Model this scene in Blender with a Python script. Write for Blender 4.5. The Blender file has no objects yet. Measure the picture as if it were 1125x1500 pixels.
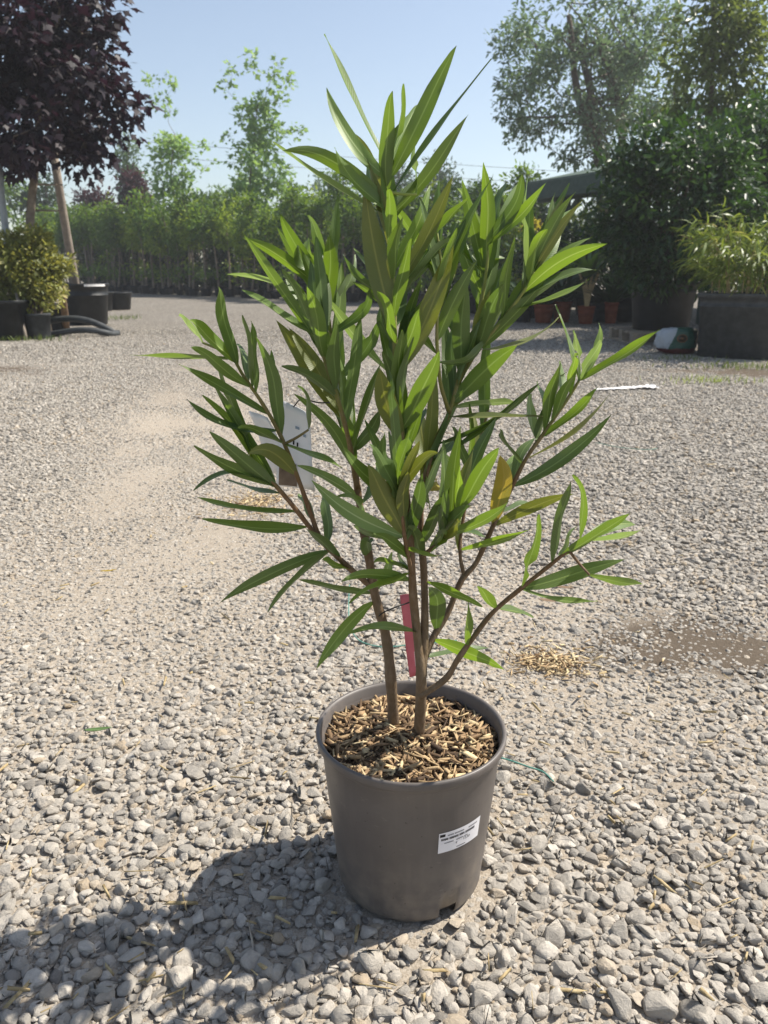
import bpy, bmesh, math, random
import numpy as np
from mathutils import Vector, Matrix

R = math.radians
scene = bpy.context.scene
COL = scene.collection

# ------------------------------------------------------------------ camera
F_PX, PITCH, CAM_H, CAM_D, CAM_X = 1175.0, 16.81, 0.905, 1.04, -0.0397
cd = bpy.data.cameras.new('camera')
cam = bpy.data.objects.new('camera', cd)
COL.objects.link(cam)
cam.location = (CAM_X, -CAM_D, CAM_H)
cam.rotation_euler = (R(90 - PITCH), 0, 0)
cd.sensor_fit = 'VERTICAL'
cd.sensor_height = 24.0
cd.sensor_width = 18.0
cd.lens = 24.0 * F_PX / 1500.0
cd.clip_start = 0.02
cd.clip_end = 2000
cd.dof.use_dof = True
cd.dof.focus_distance = 1.08
cd.dof.aperture_fstop = 7.5
scene.camera = cam
scene.render.resolution_x = 768
scene.render.resolution_y = 1024

# ------------------------------------------------------------------ sky, sun, exposure
SUN_EL, SUN_AZ = 50.5, 71.0          # azimuth from +Y towards +X
world = bpy.data.worlds.new('World')
scene.world = world
world.use_nodes = True
wn = world.node_tree.nodes
wl = world.node_tree.links
wn.clear()
sky = wn.new('ShaderNodeTexSky')
sky.sky_type = 'NISHITA'
sky.sun_disc = False
sky.sun_elevation = R(SUN_EL)
sky.sun_rotation = R(SUN_AZ)
sky.air_density = 1.0
sky.dust_density = 0.9
sky.ozone_density = 1.0
bg = wn.new('ShaderNodeBackground')
bg.inputs['Strength'].default_value = 0.094
wo = wn.new('ShaderNodeOutputWorld')
hs = wn.new('ShaderNodeHueSaturation')
hs.inputs['Saturation'].default_value = 0.80
hs.inputs['Value'].default_value = 1.08
wl.new(sky.outputs[0], hs.inputs['Color'])
wl.new(hs.outputs[0], bg.inputs[0])
wl.new(bg.outputs[0], wo.inputs[0])
sd = bpy.data.lights.new('sun', 'SUN')
sun = bpy.data.objects.new('sun', sd)
COL.objects.link(sun)
sd.energy = 5.0
sd.angle = R(0.55)
sd.color = (1.0, 0.94, 0.84)
sdir = Vector((math.cos(R(SUN_EL)) * math.sin(R(SUN_AZ)), math.cos(R(SUN_EL)) * math.cos(R(SUN_AZ)), math.sin(R(SUN_EL))))
sun.rotation_euler = sdir.to_track_quat('Z', 'Y').to_euler()
sun.location = (6, 4, 12)
scene.view_settings.view_transform = 'Standard'
scene.view_settings.look = 'None'
scene.view_settings.exposure = 0.70
scene.view_settings.gamma = 1.0
scene.view_settings.use_curve_mapping = False
scene.cycles.use_denoising = True
scene.cycles.max_bounces = 6
scene.cycles.diffuse_bounces = 3
scene.cycles.transparent_max_bounces = 8
scene.cycles.sample_clamp_indirect = 6.0

# ------------------------------------------------------------------ helpers
rng = np.random.default_rng(7)
random.seed(7)
_p = R(PITCH)
_cp, _sp = math.cos(_p), math.sin(_p)

def ray(px, py):
    """direction of a photograph pixel (1125 x 1500 frame)"""
    a, b = (px - 562.5) / F_PX, (750.0 - py) / F_PX
    return np.array((a, _cp + b * _sp, -_sp + b * _cp))

CAMP = np.array((CAM_X, -CAM_D, CAM_H))

def at(px, py, y):
    """point on the pixel's ray where the world Y is y"""
    d = ray(px, py)
    return CAMP + d * ((y + CAM_D) / d[1])

def ground(px, py, z=0.0):
    d = ray(px, py)
    return CAMP + d * ((z - CAM_H) / d[2])

ORG = {}

def org(o):
    return ORG.get(o.name, np.zeros(3)) if o is not None else np.zeros(3)

def tag(o, label=None, cat=None, group=None, kind=None):
    if label: o['label'] = label
    if cat: o['category'] = cat
    if group: o['group'] = group
    if kind: o['kind'] = kind
    return o

def thing(name, loc, label, cat, group=None):
    o = bpy.data.objects.new(name, None)
    COL.objects.link(o)
    o.location = tuple(float(c) for c in loc)
    o.empty_display_size = 0.1
    ORG[o.name] = np.array(loc, float)
    return tag(o, label, cat, group)

def link_mesh(name, me, mat, parent=None, smooth=True):
    if mat is not None:
        me.materials.append(mat)
    if smooth:
        me.polygons.foreach_set('use_smooth', [True] * len(me.polygons))
    o = bpy.data.objects.new(name, me)
    COL.objects.link(o)
    if parent is not None:
        o.parent = parent
        ORG[o.name] = org(parent)
    return o

def mesh(name, V, Fc, mat, parent=None, smooth=True, var=None, uv=None):
    """V in world coordinates (n,3); Fc list of faces or (m,k) array"""
    V = np.asarray(V, float) - org(parent)
    me = bpy.data.meshes.new(name)
    if isinstance(Fc, np.ndarray):
        m, k = Fc.shape
        me.vertices.add(len(V))
        me.vertices.foreach_set('co', V.astype(np.float32).ravel())
        me.loops.add(m * k)
        me.loops.foreach_set('vertex_index', Fc.astype(np.int32).ravel())
        me.polygons.add(m)
        me.polygons.foreach_set('loop_start', np.arange(0, m * k, k, dtype=np.int32))
        me.update(calc_edges=True)
    else:
        me.from_pydata([tuple(v) for v in V], [], Fc)
    if var is not None:
        a = me.attributes.new('var', 'FLOAT', 'POINT')
        a.data.foreach_set('value', np.asarray(var, np.float32))
    if uv is not None:
        l = me.uv_layers.new(name='UVMap')
        idx = np.zeros(len(me.loops), np.int32)
        me.loops.foreach_get('vertex_index', idx)
        l.data.foreach_set('uv', np.asarray(uv, np.float32)[idx].ravel())
    return link_mesh(name, me, mat, parent, smooth)

def kids(o):
    return [c for c in bpy.data.objects if c.parent == o]

def copy_tree(o, parent=None):
    c = o.copy()
    COL.objects.link(c)
    if parent is not None:
        c.parent = parent
    for ch in list(o.children):
        copy_tree(ch, c)
    return c

def unit(v):
    v = np.asarray(v, float)
    return v / (np.linalg.norm(v, axis=-1, keepdims=True) + 1e-12)

def tube(path, radii, sides=8, cap=True):
    P = np.asarray(path, float)
    n = len(P)
    rad = np.broadcast_to(np.asarray(radii, float), (n,))
    T = unit(np.gradient(P, axis=0))
    ref = np.array((0.0, 0.0, 1.0)) if abs(T[0][2]) < 0.9 else np.array((1.0, 0.0, 0.0))
    a = unit(np.cross(T[0], ref))
    V = []
    for i in range(n):
        a = unit(a - T[i] * np.dot(a, T[i]))
        b = np.cross(T[i], a)
        for k in range(sides):
            w = 2 * math.pi * k / sides
            V.append(P[i] + rad[i] * (math.cos(w) * a + math.sin(w) * b))
    Fc = []
    for i in range(n - 1):
        for k in range(sides):
            k2 = (k + 1) % sides
            Fc.append((i * sides + k, i * sides + k2, (i + 1) * sides + k2, (i + 1) * sides + k))
    if cap:
        Fc.append(tuple(range(sides - 1, -1, -1)))
        Fc.append(tuple((n - 1) * sides + k for k in range(sides)))
    return np.array(V), Fc

def smooth_path(pts, n=6):
    """Catmull-Rom through the points"""
    P = np.asarray(pts, float)
    P = np.vstack([2 * P[0] - P[1], P, 2 * P[-1] - P[-2]])
    out = []
    for i in range(1, len(P) - 2):
        for t in np.linspace(0, 1, n, endpoint=False):
            a, b, c, d = P[i - 1], P[i], P[i + 1], P[i + 2]
            out.append(0.5 * (2 * b + (c - a) * t + (2 * a - 5 * b + 4 * c - d) * t * t + (3 * b - a - 3 * c + d) * t ** 3))
    out.append(P[-2])
    return np.array(out)

class MB:
    """collects shapes that become one mesh"""
    def __init__(s): s.V, s.F, s.n, s.c = [], [], 0, []
    def add(s, V, Fc, var=0.5):
        V = np.asarray(V, float)
        s.V.append(V)
        s.F += [tuple(i + s.n for i in f) for f in Fc]
        s.c.append(np.full(len(V), var))
        s.n += len(V)
        return s
    def box(s, c, d, rz=0.0, rx=0.0, ry=0.0, taper=1.0):
        h = np.array(d) / 2
        V = np.array([(x * h[0] * (taper if z < 0 else 1), y * h[1] * (taper if z < 0 else 1), z * h[2]) for x in (-1, 1) for y in (-1, 1) for z in (-1, 1)])
        M = np.array(Matrix.Rotation(rz, 3, 'Z') @ Matrix.Rotation(ry, 3, 'Y') @ Matrix.Rotation(rx, 3, 'X'))
        return s.add(V @ M.T + np.array(c), [(0, 1, 3, 2), (4, 6, 7, 5), (0, 4, 5, 1), (2, 3, 7, 6), (0, 2, 6, 4), (1, 5, 7, 3)])
    def tube(s, path, rad, sides=8, var=0.5):
        return s.add(*tube(path, rad, sides), var=var)
    def lathe(s, prof, c=(0, 0, 0), seg=32, sq=0.0, rot=0.0):
        V, Fc = [], []
        for r, z in prof:
            for k in range(seg):
                w = 2 * math.pi * k / seg
                x, y = math.cos(w), math.sin(w)
                if sq:
                    m = (abs(x) ** sq + abs(y) ** sq) ** (1 / sq)
                    x, y = x / m, y / m
                    x, y = x * math.cos(rot) - y * math.sin(rot), x * math.sin(rot) + y * math.cos(rot)
                V.append((c[0] + r * x, c[1] + r * y, c[2] + z))
        for i in range(len(prof) - 1):
            for k in range(seg):
                k2 = (k + 1) % seg
                Fc.append((i * seg + k, i * seg + k2, (i + 1) * seg + k2, (i + 1) * seg + k))
        return s.add(V, Fc)
    def build(s, name, mat, parent=None, smooth=True, bevel=0.0, var=False):
        o = mesh(name, np.vstack(s.V), s.F, mat, parent, smooth, var=np.concatenate(s.c) if var else None)
        if bevel:
            m = o.modifiers.new('bevel', 'BEVEL')
            m.width = bevel
            m.segments = 2
            m.limit_method = 'ANGLE'
        return o

# ------------------------------------------------------------------ materials
def lin(h):
    h = h.lstrip('#')
    c = [int(h[i:i + 2], 16) / 255 for i in (0, 2, 4)]
    return tuple(x / 12.92 if x <= 0.04045 else ((x + 0.055) / 1.055) ** 2.4 for x in c) + (1.0,)

class NT:
    def __init__(s, name):
        s.m = bpy.data.materials.new(name)
        s.m.use_nodes = True
        s.t = s.m.node_tree
        s.t.nodes.clear()
        s.out = s.t.nodes.new('ShaderNodeOutputMaterial')
    def n(s, kind, **kw):
        nd = s.t.nodes.new('ShaderNode' + kind)
        for k, v in kw.items():
            setattr(nd, k, v)
        return nd
    def l(s, a, b):
        s.t.links.new(a, b)
    def put(s, sock, v):
        if isinstance(v, bpy.types.NodeSocket): s.l(v, sock)
        elif isinstance(v, bpy.types.Node): s.l(v.outputs[0], sock)
        else: sock.default_value = v
    def math(s, op, a, b=None, c=None, clamp=False):
        nd = s.n('Math', operation=op, use_clamp=clamp)
        s.put(nd.inputs[0], a)
        if b is not None: s.put(nd.inputs[1], b)
        if c is not None: s.put(nd.inputs[2], c)
        return nd.outputs[0]
    def mix(s, f, a, b, blend='MIX'):
        nd = s.n('Mix', data_type='RGBA', blend_type=blend)
        s.put(nd.inputs[0], f); s.put(nd.inputs[6], a); s.put(nd.inputs[7], b)
        return nd.outputs[2]
    def ramp(s, f, stops):
        nd = s.n('ValToRGB')
        e = nd.color_ramp.elements
        while len(e) < len(stops): e.new(0.5)
        for i, (p, c) in enumerate(stops):
            e[i].position = p
            e[i].color = c if len(c) == 4 else tuple(c) + (1,)
        s.put(nd.inputs[0], f)
        return nd.outputs[0]
    def noise(s, vec, scale, detail=4.0, rough=0.55):
        nd = s.n('TexNoise')
        nd.inputs['Scale'].default_value = scale
        nd.inputs['Detail'].default_value = detail
        nd.inputs['Roughness'].default_value = rough
        if vec is not None: s.l(vec, nd.inputs['Vector'])
        return nd.outputs[0]
    def obj(s):
        return s.n('TexCoord').outputs['Object']
    def geo(s):
        return s.n('NewGeometry').outputs['Position']
    def bump(s, h, strength=0.3, dist=0.01):
        nd = s.n('Bump')
        nd.inputs['Strength'].default_value = strength
        nd.inputs['Distance'].default_value = dist
        s.put(nd.inputs['Height'], h)
        return nd.outputs[0]
    def principled(s, col, rough=0.6, spec=0.5, bump=None, metal=0.0, link=True):
        b = s.n('BsdfPrincipled')
        s.put(b.inputs['Base Color'], col)
        s.put(b.inputs['Roughness'], rough)
        b.inputs['Specular IOR Level'].default_value = spec
        b.inputs['Metallic'].default_value = metal
        if bump is not None: s.l(bump, b.inputs['Normal'])
        if link: s.l(b.outputs[0], s.out.inputs[0])
        return b

def rnd(t):
    return t.n('ObjectInfo').outputs['Random']

def attr(t, name):
    a = t.n('Attribute', attribute_name=name)
    return a.outputs['Fac']

def mat_plain(name, c1, c2, scale=8.0, rough=0.7, spec=0.4, bump=0.2, bdist=0.004):
    t = NT(name)
    v = t.obj()
    nz = t.noise(v, scale, 5)
    col = t.mix(t.ramp(nz, [(0.35, (0, 0, 0)), (0.68, (1, 1, 1))]), c1, c2)
    fine = t.noise(v, scale * 9, 3)
    t.principled(col, rough, spec, t.bump(fine, bump, bdist))
    return t.m

def mat_foliage(name, dark, light, trans, tfac=0.35, rough=0.45, spec=0.4, hi=None):
    """leaf colour differs leaf by leaf (attribute var); thin leaves let light through"""
    t = NT(name)
    va = attr(t, 'var')
    stops = [(0.0, dark), (0.75, light)]
    if hi: stops.append((0.97, hi))
    col = t.ramp(va, stops)
    b = t.principled(col, rough, spec, link=False)
    tr = t.n('BsdfTranslucent')
    t.put(tr.inputs[0], t.mix(0.6, col, trans))
    mx = t.n('MixShader')
    mx.inputs[0].default_value = tfac
    t.l(b.outputs[0], mx.inputs[1]); t.l(tr.outputs[0], mx.inputs[2])
    t.l(mx.outputs[0], t.out.inputs[0])
    return t.m

def mat_stone():
    t = NT('limestone_gravel')
    r = rnd(t)
    v = t.n('VectorMath', operation='MULTIPLY_ADD')
    cmb = t.n('CombineXYZ')
    for i in range(3): t.l(r, cmb.inputs[i])
    t.l(t.obj(), v.inputs[0]); v.inputs[1].default_value = (1, 1, 1)
    sc_ = t.n('VectorMath', operation='SCALE'); t.l(cmb.outputs[0], sc_.inputs[0]); sc_.inputs[3].default_value = 37.0
    t.l(sc_.outputs[0], v.inputs[2])
    P = v.outputs[0]
    base = t.ramp(r, [(0.0, lin('#78736c')), (0.08, lin('#9a948b')), (0.4, lin('#aea79c')), (0.7, lin('#bab2a6')), (0.9, lin('#c8c0b4')), (1.0, lin('#ab987d'))])
    n1 = t.noise(P, 1.3, 6, 0.65)
    col = t.mix(t.ramp(n1, [(0.38, (0, 0, 0)), (0.7, (0.6, 0.6, 0.6))]), base, lin('#8a837a'))
    n2 = t.noise(P, 9, 4, 0.7)
    col = t.mix(t.ramp(n2, [(0.56, (0, 0, 0)), (0.74, (0.5, 0.5, 0.5))]), col, lin('#c2bbb0'))
    n3 = t.noise(P, 3.2, 8, 0.7)
    t.principled(col, 0.82, 0.3, t.bump(n3, 0.45, 0.12))
    return t.m

def mat_ground():
    t = NT('gravel_ground')
    P = t.geo()
    fines = t.noise(P, 260, 4, 0.7)
    grit = t.noise(P, 75, 5, 0.65)
    big = t.noise(P, 0.9, 5, 0.6)
    fine_col = t.ramp(fines, [(0.3, lin('#857b6d')), (0.5, lin('#a89e90')), (0.72, lin('#beb5a8'))])
    fine_col = t.mix(t.ramp(grit, [(0.42, (0, 0, 0)), (0.7, (0.55, 0.55, 0.55))]), fine_col, lin('#8b7f70'))
    # far gravel, too small to tell apart: cells the size of the stones
    vo = t.n('TexVoronoi', feature='F1')
    vo.inputs['Scale'].default_value = 36
    t.l(P, vo.inputs['Vector'])
    cell = t.ramp(t.n('SeparateColor').outputs[0], [(0, (0, 0, 0)), (1, (1, 1, 1))])
    sepc = t.n('SeparateColor'); t.l(vo.outputs['Color'], sepc.inputs[0])
    scol = t.ramp(sepc.outputs[0], [(0.0, lin('#66625c')), (0.3, lin('#88837b')), (0.7, lin('#a09a90')), (1.0, lin('#b2aba0'))])
    edge = t.ramp(vo.outputs['Distance'], [(0.35, (0, 0, 0)), (0.62, (1, 1, 1))])
    scol = t.mix(edge, scol, lin('#66615a'))  # shade between the stones is averaged into these colours
    sep = t.n('SeparateXYZ'); t.l(P, sep.inputs[0])
    far = t.n('MapRange'); t.l(sep.outputs[1], far.inputs[0])
    far.inputs[1].default_value = 4.0; far.inputs[2].default_value = 9.0
    col = t.mix(far.outputs[0], fine_col, scol)
    # damp or bare earth, with its own outlines
    def patch(cx, cy, rx, ry, soft=0.35):
        mp = t.n('Mapping'); mp.inputs['Location'].default_value = (-cx / rx, -cy / ry, 0)
        mp.inputs['Scale'].default_value = (1 / rx, 1 / ry, 0)
        t.l(P, mp.inputs[0])
        ln = t.n('VectorMath', operation='LENGTH'); t.l(mp.outputs[0], ln.inputs[0])
        wob = t.math('MULTIPLY_ADD', t.noise(P, 5.0, 5), 1.3, -0.65)
        d = t.math('ADD', ln.outputs['Value'], wob)
        mr = t.n('MapRange', interpolation_type='SMOOTHSTEP'); t.l(d, mr.inputs[0])
        mr.inputs[1].default_value = 1.0 + soft * 0.5; mr.inputs[2].default_value = 1.0 - soft
        return mr.outputs[0]
    soil = t.mix(fines, lin('#463d33'), lin('#73685b'))
    for c in SOIL:
        col = t.mix(patch(*c), col, soil)
    tint = t.ramp(big, [(0.3, (0.86, 0.84, 0.82)), (0.7, (1, 1, 1))])
    col = t.mix(1.0, col, tint, 'MULTIPLY')
    h = t.math('ADD', t.math('MULTIPLY', grit, 0.6), t.math('MULTIPLY', fines, 0.3))
    h2 = t.math('MULTIPLY', t.math('SUBTRACT', 1.0, vo.outputs['Distance']), far.outputs[0])
    t.principled(col, 0.95, 0.15, t.bump(t.math('ADD', h, h2), 0.7, 0.012))
    return t.m

# ------------------------------------------------------------------ ground
def g2(px, py):
    g = ground(px, py)
    return (float(g[0]), float(g[1]))

_s1 = g2(1010, 945); _s2 = g2(10, 543); _s3 = g2(1090, 545)
SOIL = [(_s1[0], _s1[1], 0.26, 0.22), (_s2[0] - 0.5, _s2[1], 1.1, 0.55), (_s3[0] + .3, _s3[1], 1.6, 0.5)]

def vnoise(x, y, s, seed=0):
    """smooth value noise, for ground height and compaction"""
    def h(i, j):
        n = np.sin(i * 127.1 + j * 311.7 + seed * 74.7) * 43758.5453
        return n - np.floor(n)
    X, Y = np.asarray(x) / s, np.asarray(y) / s
    i, j = np.floor(X), np.floor(Y)
    f, g = X - i, Y - j
    f, g = f * f * (3 - 2 * f), g * g * (3 - 2 * g)
    return (h(i, j) * (1 - f) + h(i + 1, j) * f) * (1 - g) + (h(i, j + 1) * (1 - f) + h(i + 1, j + 1) * f) * g

def gz(x, y):
    d = np.hypot(x, y)
    amp = np.clip((d - 0.25) / 0.6, 0, 1)
    return (0.014 * (vnoise(x, y, 0.55, 1) - 0.5) + 0.03 * (vnoise(x, y, 2.3, 2) - 0.5)) * amp

def compact(x, y):
    """how far traffic has pressed the stones into the fines: tyre lanes and patches"""
    lane = np.exp(-((x + 0.60 + 0.16 * y) / 0.55) ** 2) * np.clip((y - 0.25) / 0.8, 0, 1)
    lane2 = np.exp(-((x - 0.38 - 0.03 * y) / 0.33) ** 2) * np.clip((y - 0.0) / 0.4, 0, 1) * np.clip((1.6 - y) / 0.7, 0, 1)
    p = np.clip(1.25 * lane + lane2, 0, 1) * (0.42 + 0.72 * vnoise(x, y, 0.28, 5))
    for cx, cy, rx, ry in SOIL:
        p = np.maximum(p, 1.15 * np.clip(1.65 - np.hypot((x - cx) / rx, (y - cy) / ry) - .9 * vnoise(x, y, .09, 8), 0, 1))
    return np.clip(p, 0, 1)

M_GROUND = mat_ground()
M_STONE = mat_stone()
ax = np.concatenate([-np.geomspace(300, 3.2, 26), np.linspace(-3, 3, 91), np.geomspace(3.2, 300, 26)])
ay = np.concatenate([-np.geomspace(300, 1.7, 18), np.linspace(-1.5, 5.5, 106), np.geomspace(5.7, 600, 30)])
GX, GY = np.meshgrid(ax, ay)
GZ = gz(GX, GY)
nx, ny = len(ax), len(ay)
ii = np.arange(nx * ny).reshape(ny, nx)
quads = np.stack([ii[:-1, :-1], ii[:-1, 1:], ii[1:, 1:], ii[1:, :-1]], -1).reshape(-1, 4)
GROUND = mesh('ground', np.stack([GX, GY, GZ], -1).reshape(-1, 3), quads, M_GROUND)
tag(GROUND, 'beige gravel yard with compacted dusty lanes', None, None, 'structure')

def stone_mesh(k):
    r = random.Random(100 + k)
    bm = bmesh.new()
    flat = r.uniform(0.5, 0.8); lng = r.uniform(0.72, 1.0)
    for i in range(r.randint(13, 19)):
        d = Vector((r.gauss(0, 1), r.gauss(0, 1), r.gauss(0, 1))).normalized()
        bm.verts.new((d.x, d.y * lng, d.z * flat))
    bmesh.ops.convex_hull(bm, input=bm.verts)
    bmesh.ops.delete(bm, geom=[v for v in bm.verts if not v.link_faces], context='VERTS')
    bmesh.ops.dissolve_limit(bm, angle_limit=R(16), verts=bm.verts, edges=bm.edges)
    bmesh.ops.bevel(bm, geom=bm.edges[:], offset=0.09 if k % 3 else 0.13, segments=1, affect='EDGES', profile=0.6)
    bmesh.ops.triangulate(bm, faces=bm.faces)
    me = bpy.data.meshes.new('stone')
    bm.to_mesh(me)
    bm.free()
    me.materials.append(M_STONE)
    for p in me.polygons: p.use_smooth = k % 3 == 0
    return me

NPROTO = 14
STONE_ME = [stone_mesh(k) for k in range(NPROTO)]

def hexgrid(x0, x1, y0, y1, s):
    ys = np.arange(y0, y1, s * 0.866)
    xs = np.arange(x0, x1, s)
    X, Y = np.meshgrid(xs, ys)
    X = X + (np.arange(len(ys)) % 2)[:, None] * s * 0.5
    X = X + rng.uniform(-.42, .42, X.shape) * s
    Y = Y + rng.uniform(-.42, .42, Y.shape) * s
    return X.ravel(), Y.ravel()

def in_view(x, y, marg):
    d = y + CAM_D
    return np.abs(x - CAM_X) < 0.56 * np.hypot(d, 0.75) + marg

def scatter(s, ymax, rmean, rsig, seed_off, ymin=-0.62):
    w = 0.6 * (ymax + 1.2) + .4
    x, y = hexgrid(-w, w, ymin, ymax, s)
    k = in_view(x, y, 0.25)
    x, y = x[k], y[k]
    r = np.clip(rmean * np.exp(rng.normal(0, rsig, len(x))), rmean * .45, rmean * 1.75)
    return x, y, r

xa, ya, ra = scatter(0.0212, 12.5, 0.0122, 0.22, 0)
xb, yb, rb = scatter(0.015, 3.2, 0.0058, 0.3, 1)
x, y, r = np.concatenate([xa, xb]), np.concatenate([ya, yb]), np.concatenate([ra, rb])
small = np.concatenate([np.zeros(len(xa)), np.ones(len(xb))])
c = compact(x, y)
# in pressed lanes the stones are smaller and most of them sunk
r = r * (1 - 0.38 * c * (1 - small)) * (1 + 0.10 * np.clip((0.02 - y) / 0.3, 0, 1) * (1 - small))
keep = (rng.uniform(0, 1, len(x)) > np.clip(c - 0.8, 0, 1) * 2.6) & (rng.uniform(0, 1, len(x)) < np.clip((12.6 - y) / 6.5, 0, 1)) & (np.hypot(x, y) > 0.088 + 0.3 * r)
near_pot = np.hypot(x, y) < 0.125
x, y, r, c, small, near_pot = (a[keep] for a in (x, y, r, c, small, near_pot))
sq = rng.uniform(0.75, 1.2, (len(x), 3)) * np.array((1.04, 1.04, .82))
z = gz(x, y) + r * (0.16 - 0.50 * c + rng.uniform(-.22, .26, len(x)))
z = np.where(near_pot, gz(x, y) - r * 0.35, z)
rot = np.stack([rng.normal(0, .24, len(x)), rng.normal(0, .24, len(x)), rng.uniform(0, 6.283, len(x))], -1)
idx = rng.integers(0, NPROTO, len(x))

# the stones that show largest are single objects, the rest one mass
dist = np.hypot(np.hypot(x - CAM_X, y + CAM_D), CAM_H)
vis = (np.abs(x - CAM_X) < 0.47 * (y + CAM_D + .25)) & (y > -0.43) & (c < .75)
score = np.where(vis, r / dist, 0)
top = np.argsort(-score)[:300]
STONES = []
for n_, i in enumerate(top):
    o = bpy.data.objects.new('stone', STONE_ME[n_ % NPROTO] if n_ < NPROTO else STONE_ME[int(idx[i])])
    COL.objects.link(o)
    o.parent = GROUND
    o.location = (float(x[i]), float(y[i]), float(z[i]))
    o.rotation_euler = [float(q) for q in rot[i]]
    o.scale = [float(r[i] * q) for q in sq[i]]
    STONES.append(o)
rest = np.ones(len(x), bool)
rest[top] = False
pm = bpy.data.meshes.new('gravel')
n_rest = int(rest.sum())
pm.vertices.add(n_rest)
pm.vertices.foreach_set('co', np.stack([x, y, z], -1)[rest].astype(np.float32).ravel())
for nm, ty, data, fld in (('sc', 'FLOAT_VECTOR', (r[:, None] * sq)[rest], 'vector'), ('ro', 'FLOAT_VECTOR', rot[rest], 'vector'), ('ix', 'INT', idx[rest], 'value')):
    a = pm.attributes.new(nm, ty, 'POINT')
    a.data.foreach_set(fld, data.astype(np.int32 if ty == 'INT' else np.float32).ravel())
GRAVEL = bpy.data.objects.new('gravel', pm)
COL.objects.link(GRAVEL)
GRAVEL.parent = GROUND
tag(GRAVEL, None, None, None, 'stuff')
ng = bpy.data.node_groups.new('gravel_nodes', 'GeometryNodeTree')
ng.interface.new_socket('Geometry', in_out='INPUT', socket_type='NodeSocketGeometry')
ng.interface.new_socket('Geometry', in_out='OUTPUT', socket_type='NodeSocketGeometry')
gi = ng.nodes.new('NodeGroupInput'); go = ng.nodes.new('NodeGroupOutput')
jn = ng.nodes.new('GeometryNodeJoinGeometry')
for o in STONES[:NPROTO]:
    oi = ng.nodes.new('GeometryNodeObjectInfo')
    oi.transform_space = 'ORIGINAL'
    oi.inputs['Object'].default_value = o
    oi.inputs['As Instance'].default_value = True
    ng.links.new(oi.outputs['Geometry'], jn.inputs[0])
ip = ng.nodes.new('GeometryNodeInstanceOnPoints')
ip.inputs['Pick Instance'].default_value = True
ng.links.new(gi.outputs[0], ip.inputs['Points'])
ng.links.new(jn.outputs[0], ip.inputs['Instance'])
for nm, ty, sock in (('ix', 'INT', 'Instance Index'), ('ro', 'FLOAT_VECTOR', 'Rotation'), ('sc', 'FLOAT_VECTOR', 'Scale')):
    na = ng.nodes.new('GeometryNodeInputNamedAttribute')
    na.data_type = ty
    na.inputs['Name'].default_value = nm
    src = [q for q in na.outputs if q.enabled and q.name == 'Attribute'][0]
    ng.links.new(src, ip.inputs[sock])
ng.links.new(ip.outputs[0], go.inputs[0])
gm = GRAVEL.modifiers.new('gravel', 'NODES')
gm.node_group = ng
print('stones', len(x))

# ------------------------------------------------------------------ the potted oleander
POT_H, POT_R = 0.26, 0.14
OLE = thing('potted_oleander', (0, 0, 0), 'tall green oleander in a taupe plastic pot filled with wood chip mulch', 'potted plant')

def mat_pot():
    t = NT('taupe_plastic')
    P = t.obj()
    big = t.noise(P, 9, 5, 0.6)
    col = t.mix(t.ramp(big, [(0.35, (0, 0, 0)), (0.7, (1, 1, 1))]), lin('#5a5450'), lin('#645e5a'))
    st = t.n('Mapping'); st.inputs['Scale'].default_value = (60, 60, 4); t.l(P, st.inputs[0])
    streak = t.noise(st.outputs[0], 1.0, 4)
    col = t.mix(t.ramp(streak, [(0.5, (0, 0, 0)), (0.8, (0.55, 0.55, 0.55))]), col, lin('#6f6761'))
    sep = t.n('SeparateXYZ'); t.l(P, sep.inputs[0])
    low = t.n('MapRange'); t.l(sep.outputs[2], low.inputs[0])
    low.inputs[1].default_value = 0.13; low.inputs[2].default_value = 0.0
    dust = t.math('MULTIPLY', low.outputs[0], t.ramp(t.noise(P, 40, 5), [(0.4, (0, 0, 0)), (0.75, (0.8, 0.8, 0.8))]))
    col = t.mix(dust, col, lin('#8d8274'))
    scuff = t.n('Mapping'); scuff.inputs['Scale'].default_value = (30, 30, 90); scuff.inputs['Rotation'].default_value = (.3, .2, .4); t.l(P, scuff.inputs[0])
    col = t.mix(t.ramp(t.noise(scuff.outputs[0], 1.0, 6, .75), [(0.62, (0, 0, 0)), (0.72, (0.5, 0.5, 0.5))]), col, lin('#8a8078'))
    spot = t.noise(P, 130, 2, .5)
    col = t.mix(t.ramp(spot, [(0.70, (0, 0, 0)), (0.76, (0.7, 0.7, 0.7))]), col, lin('#3c332c'))
    rg = t.math('MULTIPLY_ADD', t.noise(P, 22, 4), 0.25, 0.34)
    t.principled(col, rg, 0.45, t.bump(t.noise(P, 300, 2), 0.06, 0.001))
    return t.m

M_POT = mat_pot()
SEG = 120
def rad_at(zz):
    return 0.1095 + (0.1315 - 0.1095) * max(0.0, min(1.0, (zz - 0.012) / 0.223))

prof = [(0.098, 0.004), (0.104, 0.005), (0.1078, 0.010), (rad_at(.016), .016), (rad_at(.027), .027), (rad_at(.06), .06), (rad_at(.1), .1), (rad_at(.15), .15), (rad_at(.2), .2), (rad_at(.243), .243),
        (0.1330, .2452), (0.1378, .2465), (0.1390, .2485), (0.1396, .253), (0.1400, .2575), (0.1393, .2602), (0.1370, .2612), (0.1345, .2602), (0.1325, .257), (0.1285, .235), (0.1215, .19)]
mb = MB().lathe(prof, seg=SEG)
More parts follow.
